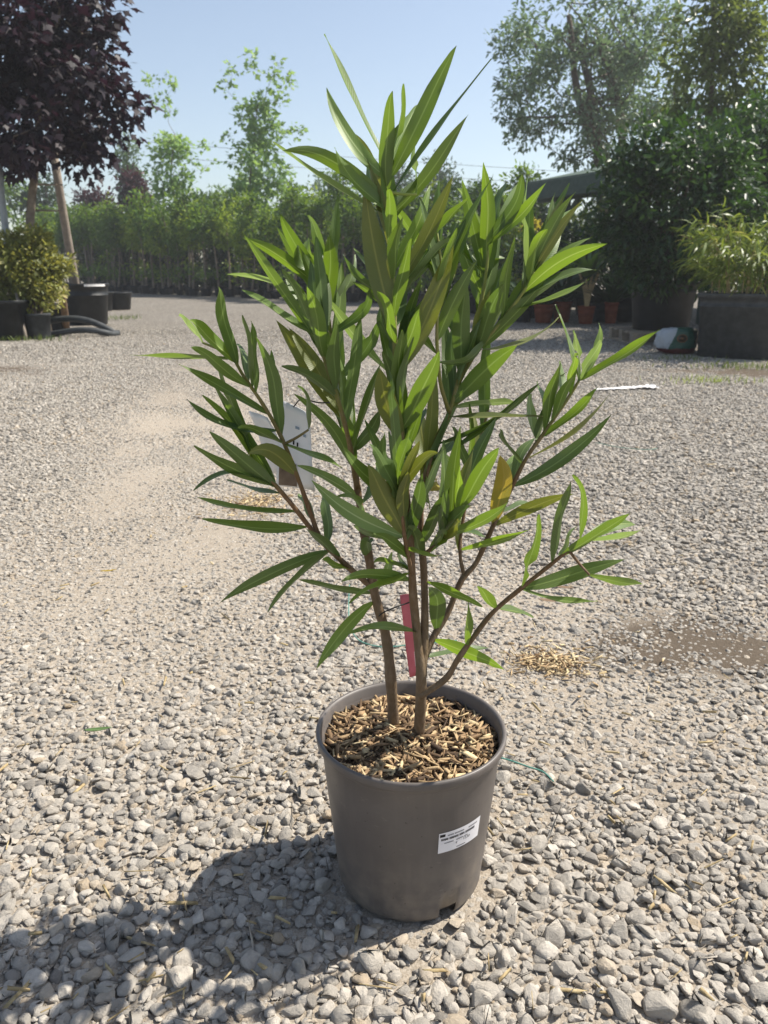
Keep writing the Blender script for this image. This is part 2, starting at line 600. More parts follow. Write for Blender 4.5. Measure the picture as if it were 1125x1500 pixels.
# drainage notches cut through the foot of the wall
def notched(i, k):
    w = 360.0 * (k + .5) / SEG
    return i < 4 and any(abs((w - a + 180) % 360 - 180) < 7.5 for a in (299, 30, 75, 120, 165))
Fs = [f for n_, f in enumerate(mb.F) if not notched(n_ // SEG, n_ % SEG)]
POT = mesh('pot', np.vstack(mb.V), Fs, M_POT, OLE)
sm = POT.modifiers.new('wall', 'SOLIDIFY'); sm.thickness = 0.002; sm.offset = -1
MB().lathe([(0.0005, .028), (0.05, .028), (0.1075, .0285)], seg=48).build('pot_base', M_POT, POT)

# price label on the wall of the pot
def label_pt(u, v, lift=0.0006):
    """u, v in 0..1 on the sticker"""
    th = R(-73.6 + 33.6 * u)
    zz = 0.1335 + 0.0350 * v
    rr = rad_at(zz) + lift
    return np.array((rr * math.cos(th), rr * math.sin(th), zz))

def label_patch(u0, u1, v0, v1, lift, nu=10, nv=2):
    V = [label_pt(u0 + (u1 - u0) * i / nu, v0 + (v1 - v0) * j / nv, lift) for j in range(nv + 1) for i in range(nu + 1)]
    Fc = [(j * (nu + 1) + i, j * (nu + 1) + i + 1, (j + 1) * (nu + 1) + i + 1, (j + 1) * (nu + 1) + i) for j in range(nv) for i in range(nu)]
    return V, Fc

M_PAPER = mat_plain('white_label_paper', lin('#e4e2e4'), lin('#dcdadd'), 30, 0.45, 0.5, 0.02)
M_INK = mat_plain('black_print', lin('#1c1c1e'), lin('#26262a'), 30, 0.6, 0.3, 0.0)
M_INKG = mat_plain('grey_print', lin('#6c6c70'), lin('#77777a'), 30, 0.6, 0.3, 0.0)
LAB = mesh('price_label', *label_patch(0, 1, 0, 1, 0.0007, 24, 4), M_PAPER, OLE)
LAB.parent = POT
ink = MB()
ink.add(*label_patch(0.02, 0.13, 0.80, 0.93, 0.0010))
def wordline(mb_, u0, u1, v, h, words):
    tot = sum(words) + 0.4 * (len(words) - 1)
    u = u0
    for w_ in words:
        du = (u1 - u0) * w_ / tot
        n_ = max(2, int(w_ * 2.2))
        for q in range(n_):
            a = u + du * q / n_
            mb_.add(*label_patch(a, a + du / n_ * 0.72, v - h * (0.5 + 0.12 * (q % 2)), v + h * 0.5, 0.0010, 1, 1))
        u += du + (u1 - u0) * 0.4 / tot
wordline(ink, 0.05, 0.84, 0.665, 0.10, [3, 4, 2.4, 5])
ink.build('printed_name', M_INK, LAB)
g_ = MB()
wordline(g_, 0.18, 0.55, 0.83, 0.06, [3, 5])
wordline(g_, 0.66, 0.90, 0.83, 0.06, [5])
wordline(g_, 0.12, 0.32, 0.47, 0.05, [4])
wordline(g_, 0.38, 0.66, 0.48, 0.06, [4, 2])
wordline(g_, 0.40, 0.62, 0.10, 0.05, [6])
g_.build('printed_line', M_INKG, LAB)

def text_mesh(s):
    cu = bpy.data.curves.new('t', 'FONT'); cu.body = s; cu.size = 1.0; cu.resolution_u = 3
    to = bpy.data.objects.new('t', cu); COL.objects.link(to)
    bpy.context.view_layer.update()
    me = bpy.data.meshes.new_from_object(to.evaluated_get(bpy.context.evaluated_depsgraph_get()))
    bpy.data.objects.remove(to)
    V = np.array([v.co[:] for v in me.vertices]); Fc = [tuple(p.vertices) for p in me.polygons]
    return V, Fc
for s, u0, u1, v0, v1 in (('€', 0.37, 0.41, 0.27, 0.38), ('12,50', 0.555, 0.72, 0.29, 0.43)):
    V, Fc = text_mesh(s)
    lo, hi = V.min(0), V.max(0)
    W = [label_pt(u0 + (u1 - u0) * (v[0] - lo[0]) / (hi[0] - lo[0]), v0 + (v1 - v0) * (v[1] - lo[1]) / (hi[1] - lo[1]), 0.0011) for v in V]
    mesh('printed_price', W, Fc, M_INK, LAB, smooth=False)

# mulch
def mat_chips():
    t = NT('wood_chips')
    va = attr(t, 'var')
    col = t.ramp(va, [(0.0, lin('#2e2520')), (0.25, lin('#5a4836')), (0.5, lin('#947a5c')), (0.75, lin('#bba27c')), (1.0, lin('#d6c49c'))])
    mp = t.n('Mapping'); mp.inputs['Scale'].default_value = (1, 1, 1); t.l(t.obj(), mp.inputs[0])
    col = t.mix(t.ramp(t.noise(mp.outputs[0], 240, 3), [(0.45, (0, 0, 0)), (0.8, (0.5, 0.5, 0.5))]), col, lin('#5a4634'))
    t.principled(col, 0.8, 0.25, t.bump(t.noise(mp.outputs[0], 420, 3), 0.3, 0.002))
    return t.m

M_CHIP = mat_chips()
M_SOIL = mat_plain('dark_potting_soil', lin('#2c221b'), lin('#4a3a2d'), 60, 0.95, 0.1, 0.8, 0.01)

def chips(pts, lmin, lmax, wmin, wmax, tilt, var=None):
    """splinters: six-sided slivers with ragged ends"""
    n = len(pts)
    mbv, F = [], []
    L = rng.uniform(lmin, lmax, n) * np.where(rng.uniform(0, 1, n) < .5, .6, 1)
    W = rng.uniform(wmin, wmax, n); H = W * rng.uniform(.25, .6, n)
    tmpl = np.array([(-1, -.8, -1), (-1, 1, -.6), (-.8, .6, 1), (-.9, -.9, .7), (1, -1, -.7), (.85, .7, -1), (1, .9, .8), (.8, -.6, 1)]) * .5
    fac = np.array([(0, 1, 2, 3), (4, 7, 6, 5), (0, 4, 5, 1), (1, 5, 6, 2), (2, 6, 7, 3), (3, 7, 4, 0)])
    a = rng.uniform(0, 6.283, n); p_ = rng.normal(0, tilt, n); ro = rng.uniform(0, 6.283, n)
    X = np.stack([np.cos(a) * np.cos(p_), np.sin(a) * np.cos(p_), np.sin(p_)], -1)
    Y0 = np.stack([-np.sin(a), np.cos(a), np.zeros(n)], -1); Z0 = np.cross(X, Y0)
    Y = np.cos(ro * .35)[:, None] * Y0 + np.sin(ro * .35)[:, None] * Z0; Z = np.cross(X, Y)
    T = tmpl[None] + rng.normal(0, .07, (n, 8, 3))
    V = pts[:, None] + T[..., :1] * (L[:, None] * X)[:, None] + T[..., 1:2] * (W[:, None] * Y)[:, None] + T[..., 2:] * (H[:, None] * Z)[:, None]
    Fc = (fac[None] + (np.arange(n) * 8)[:, None, None]).reshape(-1, 4)
    cv = rng.beta(1.6, 1.7, n) if var is None else var
    return V.reshape(-1, 3), Fc, np.repeat(cv, 8)

SOIL_Z = 0.234
def soil_h(x_, y_):
    return SOIL_Z + 0.010 * (vnoise(x_, y_, 0.05, 9) - .5) + 0.006 * np.exp(-(x_ ** 2 + y_ ** 2) / .004)
sx, sy = np.meshgrid(np.linspace(0, 1, 14), np.linspace(0, 2 * math.pi, 49))
SXx, SYy = sx * .1285 * np.cos(sy), sx * .1285 * np.sin(sy)
jj = np.arange(14 * 49).reshape(49, 14)
mesh('potting_soil', np.stack([SXx, SYy, soil_h(SXx, SYy) - .004], -1).reshape(-1, 3), np.stack([jj[:-1, :-1], jj[:-1, 1:], jj[1:, 1:], jj[1:, :-1]], -1).reshape(-1, 4), M_SOIL, OLE)
n = 1900
rr, th = .1265 * np.sqrt(rng.uniform(0, 1, n)), rng.uniform(0, 6.283, n)
px_, py_ = rr * np.cos(th), rr * np.sin(th)
pz_ = soil_h(px_, py_) + rng.uniform(-.004, .007, n)
V, Fc, cv = chips(np.stack([px_, py_, pz_], -1), .012, .048, .0026, .0080, .26)
# keep chips inside the wall
rad_ = np.hypot(V[:, 0], V[:, 1]); f_ = np.minimum(1, .1292 / np.maximum(rad_, 1e-6)); V[:, 0] *= f_; V[:, 1] *= f_
tag(mesh('mulch', V, Fc, M_CHIP, OLE, smooth=False, var=cv), kind='stuff')

# stems: photograph pixel and depth (world Y)
def mat_bark():
    t = NT('oleander_bark')
    P = t.obj()
    sep = t.n('SeparateXYZ'); t.l(P, sep.inputs[0])
    up = t.math('MULTIPLY_ADD', t.noise(P, 12, 3), 0.22, sep.outputs[2])
    col = t.ramp(t.n('Math').outputs[0], [(0, (0, 0, 0)), (1, (1, 1, 1))])
    col = t.ramp(t.math('SUBTRACT', up, 0.1), [(0.18, lin('#6b5a49')), (0.40, lin('#64543f')), (0.62, lin('#6a4f35')), (0.78, lin('#75733c')), (0.98, lin('#8f9c50'))])
    vo = t.n('Mapping'); vo.inputs['Scale'].default_value = (1, 1, .35); t.l(P, vo.inputs[0])
    nz = t.noise(vo.outputs[0], 170, 4, 0.7)
    col = t.mix(t.ramp(nz, [(0.45, (0, 0, 0)), (0.75, (0.55, 0.55, 0.55))]), col, lin('#8c7b68'))
    t.principled(col, 0.65, 0.35, t.bump(nz, 0.8, 0.003))
    return t.m

M_BARK = mat_bark()
_b1, _b2 = ground(578, 1062, SOIL_Z), ground(613, 1078, SOIL_Z)
STEMS_PX = [
    (.0088, .0058, [(578, 1062, _b1[1]), (572, 990, .01), (565, 930, .012), (549, 870, .016), (540, 815, .02), (533, 780, .022)]),
    (.0056, .0020, [(533, 780, .022), (524, 720, .03), (516, 650, .036), (505, 590, .045), (490, 520, .055), (480, 460, .06), (474, 410, .06)]),
    (.0046, .0020, [(547, 862, .017), (505, 826, 0), (465, 786, -.02), (430, 742, -.04), (399, 706, -.05), (372, 680, -.055), (345, 655, -.06)]),
    (.0036, .0018, [(468, 789, -.019), (440, 710, -.03), (412, 640, -.042), (385, 592, -.05), (355, 548, -.056), (338, 515, -.06)]),
    (.0042, .0018, [(523, 715, .03), (513, 655, .0), (498, 595, -.02), (478, 535, -.03), (462, 490, -.035)]),
    (.0092, .0020, [(613, 1078, _b2[1]), (617, 1000, -.024), (612, 940, -.022), (605, 870, -.025), (603, 820, -.03), (600, 770, -.03), (594, 707, -.03), (589, 645, -.03), (585, 600, -.035), (579, 520, -.04), (577, 440, -.04), (573, 360, -.035), (570, 300, -.03), (571, 245, -.025)]),
    (.0074, .0020, [(617, 990, -.022), (622, 916, -.012), (621, 840, 0), (617, 790, .005), (617, 735, .01), (625, 690, .02), (640, 644, .03), (658, 604, .035), (671, 560, .04), (690, 500, .05), (705, 440, .05), (712, 400, .05), (716, 350, .05)]),
    (.0034, .0018, [(671, 560, .04), (695, 520, .05), (730, 475, .05), (765, 430, .045), (782, 398, .04)]),
    (.0056, .0020, [(618, 970, -.015), (636, 931, 0), (657, 895, .01), (676, 850, .02), (697, 825, .03), (718, 780, .03), (746, 721, .03), (770, 673, .03), (797, 634, .03), (827, 591, .03), (848, 558, .03)]),
    (.0052, .0020, [(615, 1020, -.024), (652, 995, -.03), (670, 967, -.04), (691, 937, -.05), (721, 898, -.06), (763, 862, -.08), (803, 830, -.09), (833, 806, -.1), (855, 790, -.1)]),
    (.0030, .0015, [(680, 845, .022), (674, 812, .03), (677, 770, .045), (690, 700, .06), (702, 650, .07), (715, 600, .075)]),
    (.0034, .0018, [(604, 845, -.027), (594, 795, -.055), (587, 740, -.075), (583, 715, -.08)]),
    (.0034, .0018, [(618, 815, 0), (640, 797, -.03), (660, 775, -.05), (672, 745, -.06)]),
    (.0030, .0016, [(658, 604, .035), (645, 560, .01), (640, 500, -.005), (642, 440, -.01), (648, 395, -.01)]),
]
SP, SY, SW, SI = [], [], [], []
for n_, (r0, r1, pts) in enumerate(STEMS_PX):
    W = [at(a, b, c_) for a, b, c_ in pts]
    if n_ in (0, 5):
        W[0] = W[0] - np.array((0, 0, .02))
    P = smooth_path(W, 6)
    k = len(P)
    tt = np.linspace(0, 1, k)
    # swellings at the leaf nodes
    radii = (r0 + (r1 - r0) * tt ** (.46 if n_ in (5, 6) else .8)) * (1 + .07 * np.sin(tt * 40 + n_) + (.16 * np.exp(-tt * 30) if n_ > 0 else 0))
    V, Fc = tube(P, radii, 12)
    mesh('stem', V, Fc, M_BARK, OLE)
    pxs = smooth_path([(a, b, c_) for a, b, c_ in pts], 6)
    for q, w_ in zip(pxs, P):
        SP.append(q[:2]); SW.append(w_); SI.append(n_)
SP, SW, SI = np.array(SP), np.array(SW), np.array(SI)

# leaves
def mat_leaf(name, dark, light, trans, rib, tfac, blotch=None):
    t = NT(name)
    r = rnd(t)
    uv = t.n('UVMap')
    sep = t.n('SeparateXYZ'); t.l(uv.outputs[0], sep.inputs[0])
    au = t.math('ABSOLUTE', t.math('SUBTRACT', sep.outputs[0], 0.5))
    nz = t.noise(t.obj(), 30, 4)
    f = t.math('ADD', t.math('MULTIPLY', r, 0.75), t.math('MULTIPLY', nz, 0.35))
    col = t.ramp(f, [(0.1, dark), (0.95, light)])
    if blotch:
        col = t.mix(t.ramp(t.noise(t.obj(), 14, 3), [(0.48, (0, 0, 0)), (0.62, (1, 1, 1))]), col, blotch)
    vein = t.math('SINE', t.math('MULTIPLY_ADD', au, -38.0, t.math('MULTIPLY', sep.outputs[1], 210.0)))
    vm = t.ramp(vein, [(0.55, (0, 0, 0)), (1.0, (0.22, 0.22, 0.22))])
    col = t.mix(vm, col, light)
    ribm = t.ramp(au, [(0.024, (1, 1, 1)), (0.052, (0, 0, 0))])
    back = t.n('NewGeometry').outputs['Backfacing']
    col = t.mix(t.math('MULTIPLY', back, 0.35), col, lin('#8a9a62'))
    col = t.mix(t.math('MULTIPLY', ribm, 0.9), col, rib)
    hgt = t.math('ADD', t.math('MULTIPLY', vein, 0.25), t.math('MULTIPLY', ribm, -1.2))
    b = t.principled(col, 0.43, 0.45, t.bump(hgt, 0.22, 0.0012), link=False)
    tr = t.n('BsdfTranslucent')
    tc = t.mix(t.ramp(f, [(0.1, (0, 0, 0)), (0.95, (1, 1, 1))]), tuple(x * .75 for x in trans[:3]) + (1,), trans)
    if blotch: tc = t.mix(0.5, tc, col)
    tc = t.mix(t.math('MULTIPLY', ribm, 0.5), tc, rib)
    t.put(tr.inputs[0], tc)
    mx = t.n('MixShader'); mx.inputs[0].default_value = tfac
    t.l(b.outputs[0], mx.inputs[1]); t.l(tr.outputs[0], mx.inputs[2])
    t.l(mx.outputs[0], t.out.inputs[0])
    return t.m

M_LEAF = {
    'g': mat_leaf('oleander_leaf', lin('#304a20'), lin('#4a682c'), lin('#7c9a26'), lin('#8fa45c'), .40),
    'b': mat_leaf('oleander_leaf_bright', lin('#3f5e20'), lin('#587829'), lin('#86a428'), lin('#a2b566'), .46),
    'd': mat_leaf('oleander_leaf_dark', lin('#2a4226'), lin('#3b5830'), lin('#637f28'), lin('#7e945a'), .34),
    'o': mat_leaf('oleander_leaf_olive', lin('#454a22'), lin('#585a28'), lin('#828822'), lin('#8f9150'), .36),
    'p': mat_leaf('oleander_leaf_pale_sheen', lin('#587444'), lin('#76925a'), lin('#98b257'), lin('#b0c088'), .38),  # pale leaves; also paints the sheen of glossy ones as colour
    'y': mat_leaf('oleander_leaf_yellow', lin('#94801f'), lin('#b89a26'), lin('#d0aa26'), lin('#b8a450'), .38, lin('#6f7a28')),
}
NT_, NU = 14, 6
def leaf_mesh(B, M, T, w, flip, fold=.30, wav=0.0, curl=0.0):
    """lanceolate blade along B-M-T (world); w = apparent width in metres facing the camera"""
    tm = np.linalg.norm(M - B) / (np.linalg.norm(M - B) + np.linalg.norm(T - M))
    tm = min(.62, max(.38, tm))
    Cc = (M - (1 - tm) ** 2 * B - tm ** 2 * T) / (2 * tm * (1 - tm))
    ts = np.linspace(0, 1, NT_ + 1)
    S = ((1 - ts) ** 2)[:, None] * B + (2 * ts * (1 - ts))[:, None] * Cc + (ts ** 2)[:, None] * T
    S[:, 2] -= curl * np.clip((ts - .62) / .38, 0, 1) ** 2
    sn_ = unit(np.cross(T - B, (0, 0, 1.0)))
    S = S + (.0022 * np.sin(ts * 5.2 + flip * 1.3) * ts * (1 - ts) * 4)[:, None] * sn_
    Tn = unit(np.gradient(S, axis=0))
    wr = max(w, rng.uniform(.018, .023))
    phi = math.acos(min(1, w / wr)) * flip
    phi = max(-1.32, min(1.32, phi))
    prof_ = np.clip(ts, 0, 1) ** .74 * np.clip(1 - ts, 0, 1) ** .96
    prof_ = prof_ / prof_.max()
    half = .5 * wr * np.maximum(prof_, .075 * (ts < .12)) + .0002
    V, uv = [], []
    for i in range(NT_ + 1):
        vd = unit(S[i] - CAMP)
        X = unit(np.cross(Tn[i], vd)); N = np.cross(X, Tn[i])
        ph = phi + wav * (ts[i] - .4)
        side = math.cos(ph) * X + math.sin(ph) * N
        nor = np.cross(side, Tn[i])
        if nor[2] < 0: nor = -nor
        for k in range(NU + 1):
            u = k / NU * 2 - 1
            V.append(S[i] + half[i] * (u * side * (1 - .06 * abs(u)) + nor * fold * (abs(u) ** 1.3) ) + nor * (.0010 * math.sin(ts[i] * (9 + 6 * abs(wav)) + .5 * k + 9 * wav) * abs(u)))
            uv.append((k / NU, ts[i]))
    Fc = []
    q = NU + 1
    for i in range(NT_):
        for k in range(NU):
            Fc.append((i * q + k, i * q + k + 1, (i + 1) * q + k + 1, (i + 1) * q + k))
    return V, Fc, uv

CROP = {'A': (400, 20, 3.214), 'B': (400, 270, 3.214), 'C': (400, 520, 3.214), 'D': (190, 350, 3.879), 'E': (190, 560, 3.629), 'F': (640, 230, 3.309), 'G': (640, 540, 3.309), 'H': (440, 780, 3.309)}
# crop, base x y, middle x y (0 0: straight), tip x y, width, colour, depth (t towards the camera, a away, - free)
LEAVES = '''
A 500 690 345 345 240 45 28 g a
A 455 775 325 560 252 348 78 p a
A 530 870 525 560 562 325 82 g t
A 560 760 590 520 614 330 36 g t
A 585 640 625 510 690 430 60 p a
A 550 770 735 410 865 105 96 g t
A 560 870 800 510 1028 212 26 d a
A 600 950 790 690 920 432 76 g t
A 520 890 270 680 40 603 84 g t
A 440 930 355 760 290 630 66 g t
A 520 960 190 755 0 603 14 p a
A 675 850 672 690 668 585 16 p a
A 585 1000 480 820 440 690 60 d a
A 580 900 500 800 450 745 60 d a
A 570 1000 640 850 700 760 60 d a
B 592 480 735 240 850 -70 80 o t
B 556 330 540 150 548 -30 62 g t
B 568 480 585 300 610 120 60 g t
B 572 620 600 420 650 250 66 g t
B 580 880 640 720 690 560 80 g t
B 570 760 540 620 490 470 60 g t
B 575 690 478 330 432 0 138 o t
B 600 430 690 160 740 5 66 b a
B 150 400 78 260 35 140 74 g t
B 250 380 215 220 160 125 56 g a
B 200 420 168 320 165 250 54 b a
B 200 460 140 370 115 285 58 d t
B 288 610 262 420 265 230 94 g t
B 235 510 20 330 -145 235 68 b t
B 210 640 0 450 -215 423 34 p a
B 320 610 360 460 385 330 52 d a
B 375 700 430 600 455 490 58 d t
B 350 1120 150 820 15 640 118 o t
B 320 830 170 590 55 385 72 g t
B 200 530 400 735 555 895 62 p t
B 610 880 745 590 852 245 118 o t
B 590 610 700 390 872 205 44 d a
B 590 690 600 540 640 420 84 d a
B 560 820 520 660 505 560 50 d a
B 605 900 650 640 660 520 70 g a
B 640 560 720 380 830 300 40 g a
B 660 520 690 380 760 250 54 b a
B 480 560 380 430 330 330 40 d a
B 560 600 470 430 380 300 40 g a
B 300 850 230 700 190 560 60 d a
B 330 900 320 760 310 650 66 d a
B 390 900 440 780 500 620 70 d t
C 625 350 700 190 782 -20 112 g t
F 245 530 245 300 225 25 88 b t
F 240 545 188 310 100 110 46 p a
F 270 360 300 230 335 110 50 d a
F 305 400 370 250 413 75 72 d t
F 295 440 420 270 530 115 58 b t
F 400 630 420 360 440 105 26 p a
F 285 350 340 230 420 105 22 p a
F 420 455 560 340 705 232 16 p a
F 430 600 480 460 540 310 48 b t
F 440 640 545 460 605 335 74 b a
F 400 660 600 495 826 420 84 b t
F 410 785 590 685 737 592 26 b a
F 230 945 400 740 540 575 72 g t
F 300 770 345 570 378 390 56 g t
F 215 790 205 640 200 510 16 p a
F 165 650 130 470 132 290 70 b a
F 0 365 90 270 150 200 44 g t
F 375 650 420 480 462 330 44 d a
F 120 1060 125 820 140 590 104 d t
F 185 970 260 760 322 590 92 d t
F 95 1200 260 1010 388 895 112 g t
F 270 975 480 890 592 768 26 o a
F 330 935 170 985 10 990 42 d t
F 100 700 60 560 75 380 60 o a
F 160 700 180 560 290 460 50 g a
F 80 900 60 760 90 640 66 d a
F 210 620 250 520 330 480 44 g a
F 150 560 100 430 95 330 50 g a
F 700 1098 880 980 1080 833 50 b t
F 745 1060 838 880 785 805 40 p a
F 700 1040 690 930 660 838 26 p a
F 690 1075 750 960 803 880 50 p t
F 605 1130 650 1010 687 928 46 b t
F 640 1010 620 860 575 715 12 g a
F 560 1160 590 1060 600 988 40 g a
G 490 280 560 110 600 -30 60 g t
G 560 260 620 120 668 0 54 b t
G 515 330 680 210 782 78 50 g t
G 440 445 740 260 838 120 14 o a
G 370 565 650 420 846 222 78 d t
G 30 380 370 200 520 15 32 d t
G 60 480 190 330 405 135 26 d t
G 80 240 300 235 515 232 28 o t
G 110 190 250 165 395 160 38 p a
G 500 240 495 140 490 50 26 d a
G 445 330 440 220 458 105 50 p a
G 180 525 120 380 75 250 50 d t
G 215 475 225 360 250 258 40 d a
G 325 415 315 340 310 268 24 d a
G 90 700 210 520 302 360 90 g t
G 268 745 320 560 308 408 104 y t
G 60 805 230 745 350 640 64 g t
G 285 752 480 660 665 600 66 o t
G 65 890 280 845 452 778 44 b t
G 410 1055 465 870 495 692 46 g t
G 545 945 605 740 650 545 50 d t
G 690 840 712 680 660 478 38 g t
G 600 930 640 840 682 735 22 p a
G 600 935 790 800 938 698 54 g t
G 700 855 850 760 962 755 74 b a
G 720 868 900 825 1002 760 32 p t
G 430 1072 700 990 912 912 88 g t
G 740 1000 880 1035 1002 1045 50 g a
G 425 1070 610 1135 778 1122 30 b t
G 280 1168 235 1110 198 1035 60 g t
G 90 700 95 580 112 470 46 b t
G -10 780 20 680 55 575 58 d t
G 360 590 340 500 430 400 60 p a
G 330 560 400 430 480 330 60 d a
G 140 640 100 500 20 400 50 d a
G 330 690 400 660 460 650 30 d a
G 230 800 160 795 120 790 24 d a
D 615 715 540 440 502 228 82 g t
D 592 715 450 560 338 425 82 b t
D 415 590 345 500 278 420 38 p a
D 690 865 500 720 346 560 76 g t
D 478 742 250 672 0 660 36 g a
D 805 1005 530 850 280 705 66 g t
D 790 1118 440 1035 324 888 50 d t
D 690 835 668 640 640 432 38 d t
D 730 865 722 640 690 465 50 g t
D 700 815 640 680 605 565 52 d a
D 880 1105 810 780 715 540 88 d t
D 585 650 525 560 510 465 40 d a
D 1015 1085 1010 940 955 815 30 d t
D 1065 605 990 400 862 145 58 d t
D 1000 530 800 400 636 262 52 g a
E 800 565 600 420 424 262 88 d t
E 765 565 520 450 342 338 74 g t
E 770 592 520 462 338 573 40 d t
E 780 605 640 575 515 505 26 d a
E 870 682 520 672 358 602 36 g t
E 965 762 660 785 384 714 72 g t
E 1130 845 800 990 472 1166 78 d t
E 1065 900 880 1040 732 1198 42 d t
E 985 440 790 385 620 325 108 o t
E 830 345 700 270 573 206 50 g t
E 850 320 970 385 1130 455 36 g t
E 1000 720 930 660 900 590 56 d a
E 1080 850 1060 700 1020 600 70 d a
C 445 565 300 360 100 185 66 g t
C 512 692 420 560 330 430 78 g t
C 600 405 540 230 500 55 118 o t
C 448 668 280 590 115 520 54 p t
C 575 862 340 735 182 590 92 p t
C 612 865 540 690 445 512 118 o t
C 415 460 450 360 505 258 68 d t
C 530 575 520 460 525 362 60 d t
C 540 595 600 470 662 340 46 g t
C 705 535 710 400 690 250 98 o a
C 705 885 770 760 832 620 68 d t
C 640 865 670 700 705 555 78 d t
C 610 860 620 760 615 655 46 g a
C 690 560 720 640 740 720 30 g t
C 470 780 420 700 300 650 44 g t
C 600 660 570 600 520 590 26 y a
C 770 640 760 620 765 590 30 y a
C 560 870 470 850 380 800 50 d a
C 760 860 800 760 870 700 50 g a
C 480 700 500 600 480 480 50 d a
C 560 600 600 540 650 470 40 d a
C 800 540 830 440 860 380 50 d a
C 620 420 690 330 720 240 60 d a
H 320 350 190 480 76 665 76 g t
H 603 507 420 455 232 482 42 g t
H 640 520 800 575 992 655 72 b t
H 640 635 760 580 928 558 34 d a
H 640 465 665 340 620 252 96 d t
H 675 235 775 305 882 355 48 b t
H 785 545 805 440 812 330 42 g t
H 950 385 1040 380 1130 412 38 g a
H 535 235 370 200 200 208 64 g t
H 525 185 420 255 235 292 40 b t
H 312 318 150 268 -5 215 38 d t
H 240 192 170 165 105 118 38 b t
H 520 190 440 150 352 130 30 g a
H 385 290 410 190 445 90 50 g a
H 450 200 470 130 500 70 30 d a
H 520 80 600 110 685 112 26 b t
H 540 130 480 70 350 -10 60 g t
H 600 120 560 40 520 -60 80 d t
H 660 130 680 40 690 -80 60 g t
H 700 80 740 0 760 -70 60 d t
H 420 100 330 60 330 20 70 d t
'''
PXM = 1.0 / F_PX
def px_depth(P):
    """metres per photograph pixel at a point"""
    v = np.asarray(P) - CAMP
    return (v[1] * _cp - v[2] * _sp) * PXM

n_leaf = 0
def add_leaf(B, M, T, w, colr, flip, fold=.3, wav=0.0):
    global n_leaf
    V, Fc, uv = leaf_mesh(B, M, T, w, flip, fold, wav, max(0.0, rng.normal(.002, .005)))
    mesh('leaf', V, Fc, M_LEAF[colr], OLE, uv=uv)
    n_leaf += 1

M_TWIG = M_BARK
for ln in LEAVES.strip().splitlines():
    f = ln.split()
    ox, oy, s = CROP[f[0]]
    v = [float(q) for q in f[1:8]]
    pb, pm_, pt = np.array((ox + v[0] / s, oy + v[1] / s)), np.array((ox + v[2] / s, oy + v[3] / s)), np.array((ox + v[4] / s, oy + v[5] / s))
    wpx = v[6] / s
    dd = np.hypot(*(SP - pb).T)
    k = int(np.argmin(dd))
    yb = float(SW[k][1])
    if dd[k] < 40:
        pb = SP[k]
        Bw = SW[k].copy()
    else:
        yb += rng.uniform(-.02, .02)
        Bw = at(pb[0], pb[1], yb)
        mid = (SW[k] + Bw) / 2 - np.array((0, 0, .001))
        tv, tf = tube(smooth_path([SW[k], mid, Bw], 4), np.linspace(.0021, .0014, 9), 7)
        mesh('twig', tv, tf, M_BARK, OLE)
    sc_px = px_depth(Bw)
    app = np.hypot(*(pt - pb)) * sc_px
    full = rng.uniform(.125, .165)
    dz = min(.085, math.sqrt(max(0.0, full ** 2 - app ** 2))) * rng.uniform(.55, 1.0)
    sg = {'t': -1, 'a': 1}.get(f[9], rng.choice([-1, 1]))
    Tw = at(pt[0], pt[1], yb + sg * dz)
    Mw = at(pm_[0], pm_[1], yb + sg * dz * .42)
    ch = (Bw + Tw) / 2
    Mw = Mw + (ch - Mw) * .2
    ca = float(np.dot(unit(Mw - Bw), unit(Tw - Mw)))
    if ca < .72:
        Mw = Mw + (ch - Mw) * min(.8, (.72 - ca) * 1.6 + .25)
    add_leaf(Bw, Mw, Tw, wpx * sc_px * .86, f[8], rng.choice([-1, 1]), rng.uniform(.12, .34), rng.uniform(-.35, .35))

# further leaves filling the shoots, most of them behind the traced ones
n_far = 298 - n_leaf
def proj(P):
    v = np.asarray(P) - CAMP
    zc, yc = v[1] * _cp - v[2] * _sp, v[1] * _sp + v[2] * _cp
    return 562.5 + v[0] / zc * F_PX, 750 - yc / zc * F_PX
OPEN = ((700, 650, 770, 790), (850, 540, 980, 600), (396, 580, 470, 725), (0, 0, 290, 1500), (880, 600, 1125, 900), (400, 0, 760, 190))
while n_leaf < 298:
    si = rng.choice([1, 4, 5, 6, 7, 13, 3, 8, 10, 2, 11, 12], p=[.13, .12, .12, .12, .04, .09, .03, .05, .06, .04, .11, .09])
    cand = np.where(SI == si)[0]
    lo = {5: .36, 6: .36}.get(int(si), .2)
    k = cand[int(len(cand) * rng.uniform(lo, .9))]
    B = SW[k].copy()
    ax_ = unit(SW[min(k + 1, cand[-1])] - SW[max(k - 1, cand[0])])
    front = rng.uniform() < (.5 if si == 11 else .16)
    out = unit(np.array((rng.normal(0, .6), -abs(rng.normal(.5, .3)) if front else abs(rng.normal(.9, .45)), rng.normal(0.1, .3))))
    L = rng.uniform(.09, .125) if front else rng.uniform(.11, .16)
    d = unit(ax_ * rng.uniform(.9, 1.5) + out * rng.uniform(.35, .85))
    T = B + d * L
    M = B + d * L * .5 + np.array((0, 0, rng.uniform(.0, .012)))
    if any(x0 < q[0] < x1 and y0 < q[1] < y1 for q in (proj(T), proj(M), proj((M + T) / 2)) for x0, y0, x1, y1 in OPEN):
        continue
    add_leaf(B, M, T, rng.uniform(.009, .021), rng.choice(['g', 'd', 'd', 'g', 'o']), rng.choice([-1, 1]), .25, rng.uniform(-.3, .3))
print('leaves', n_leaf, 'of them filling', n_far)

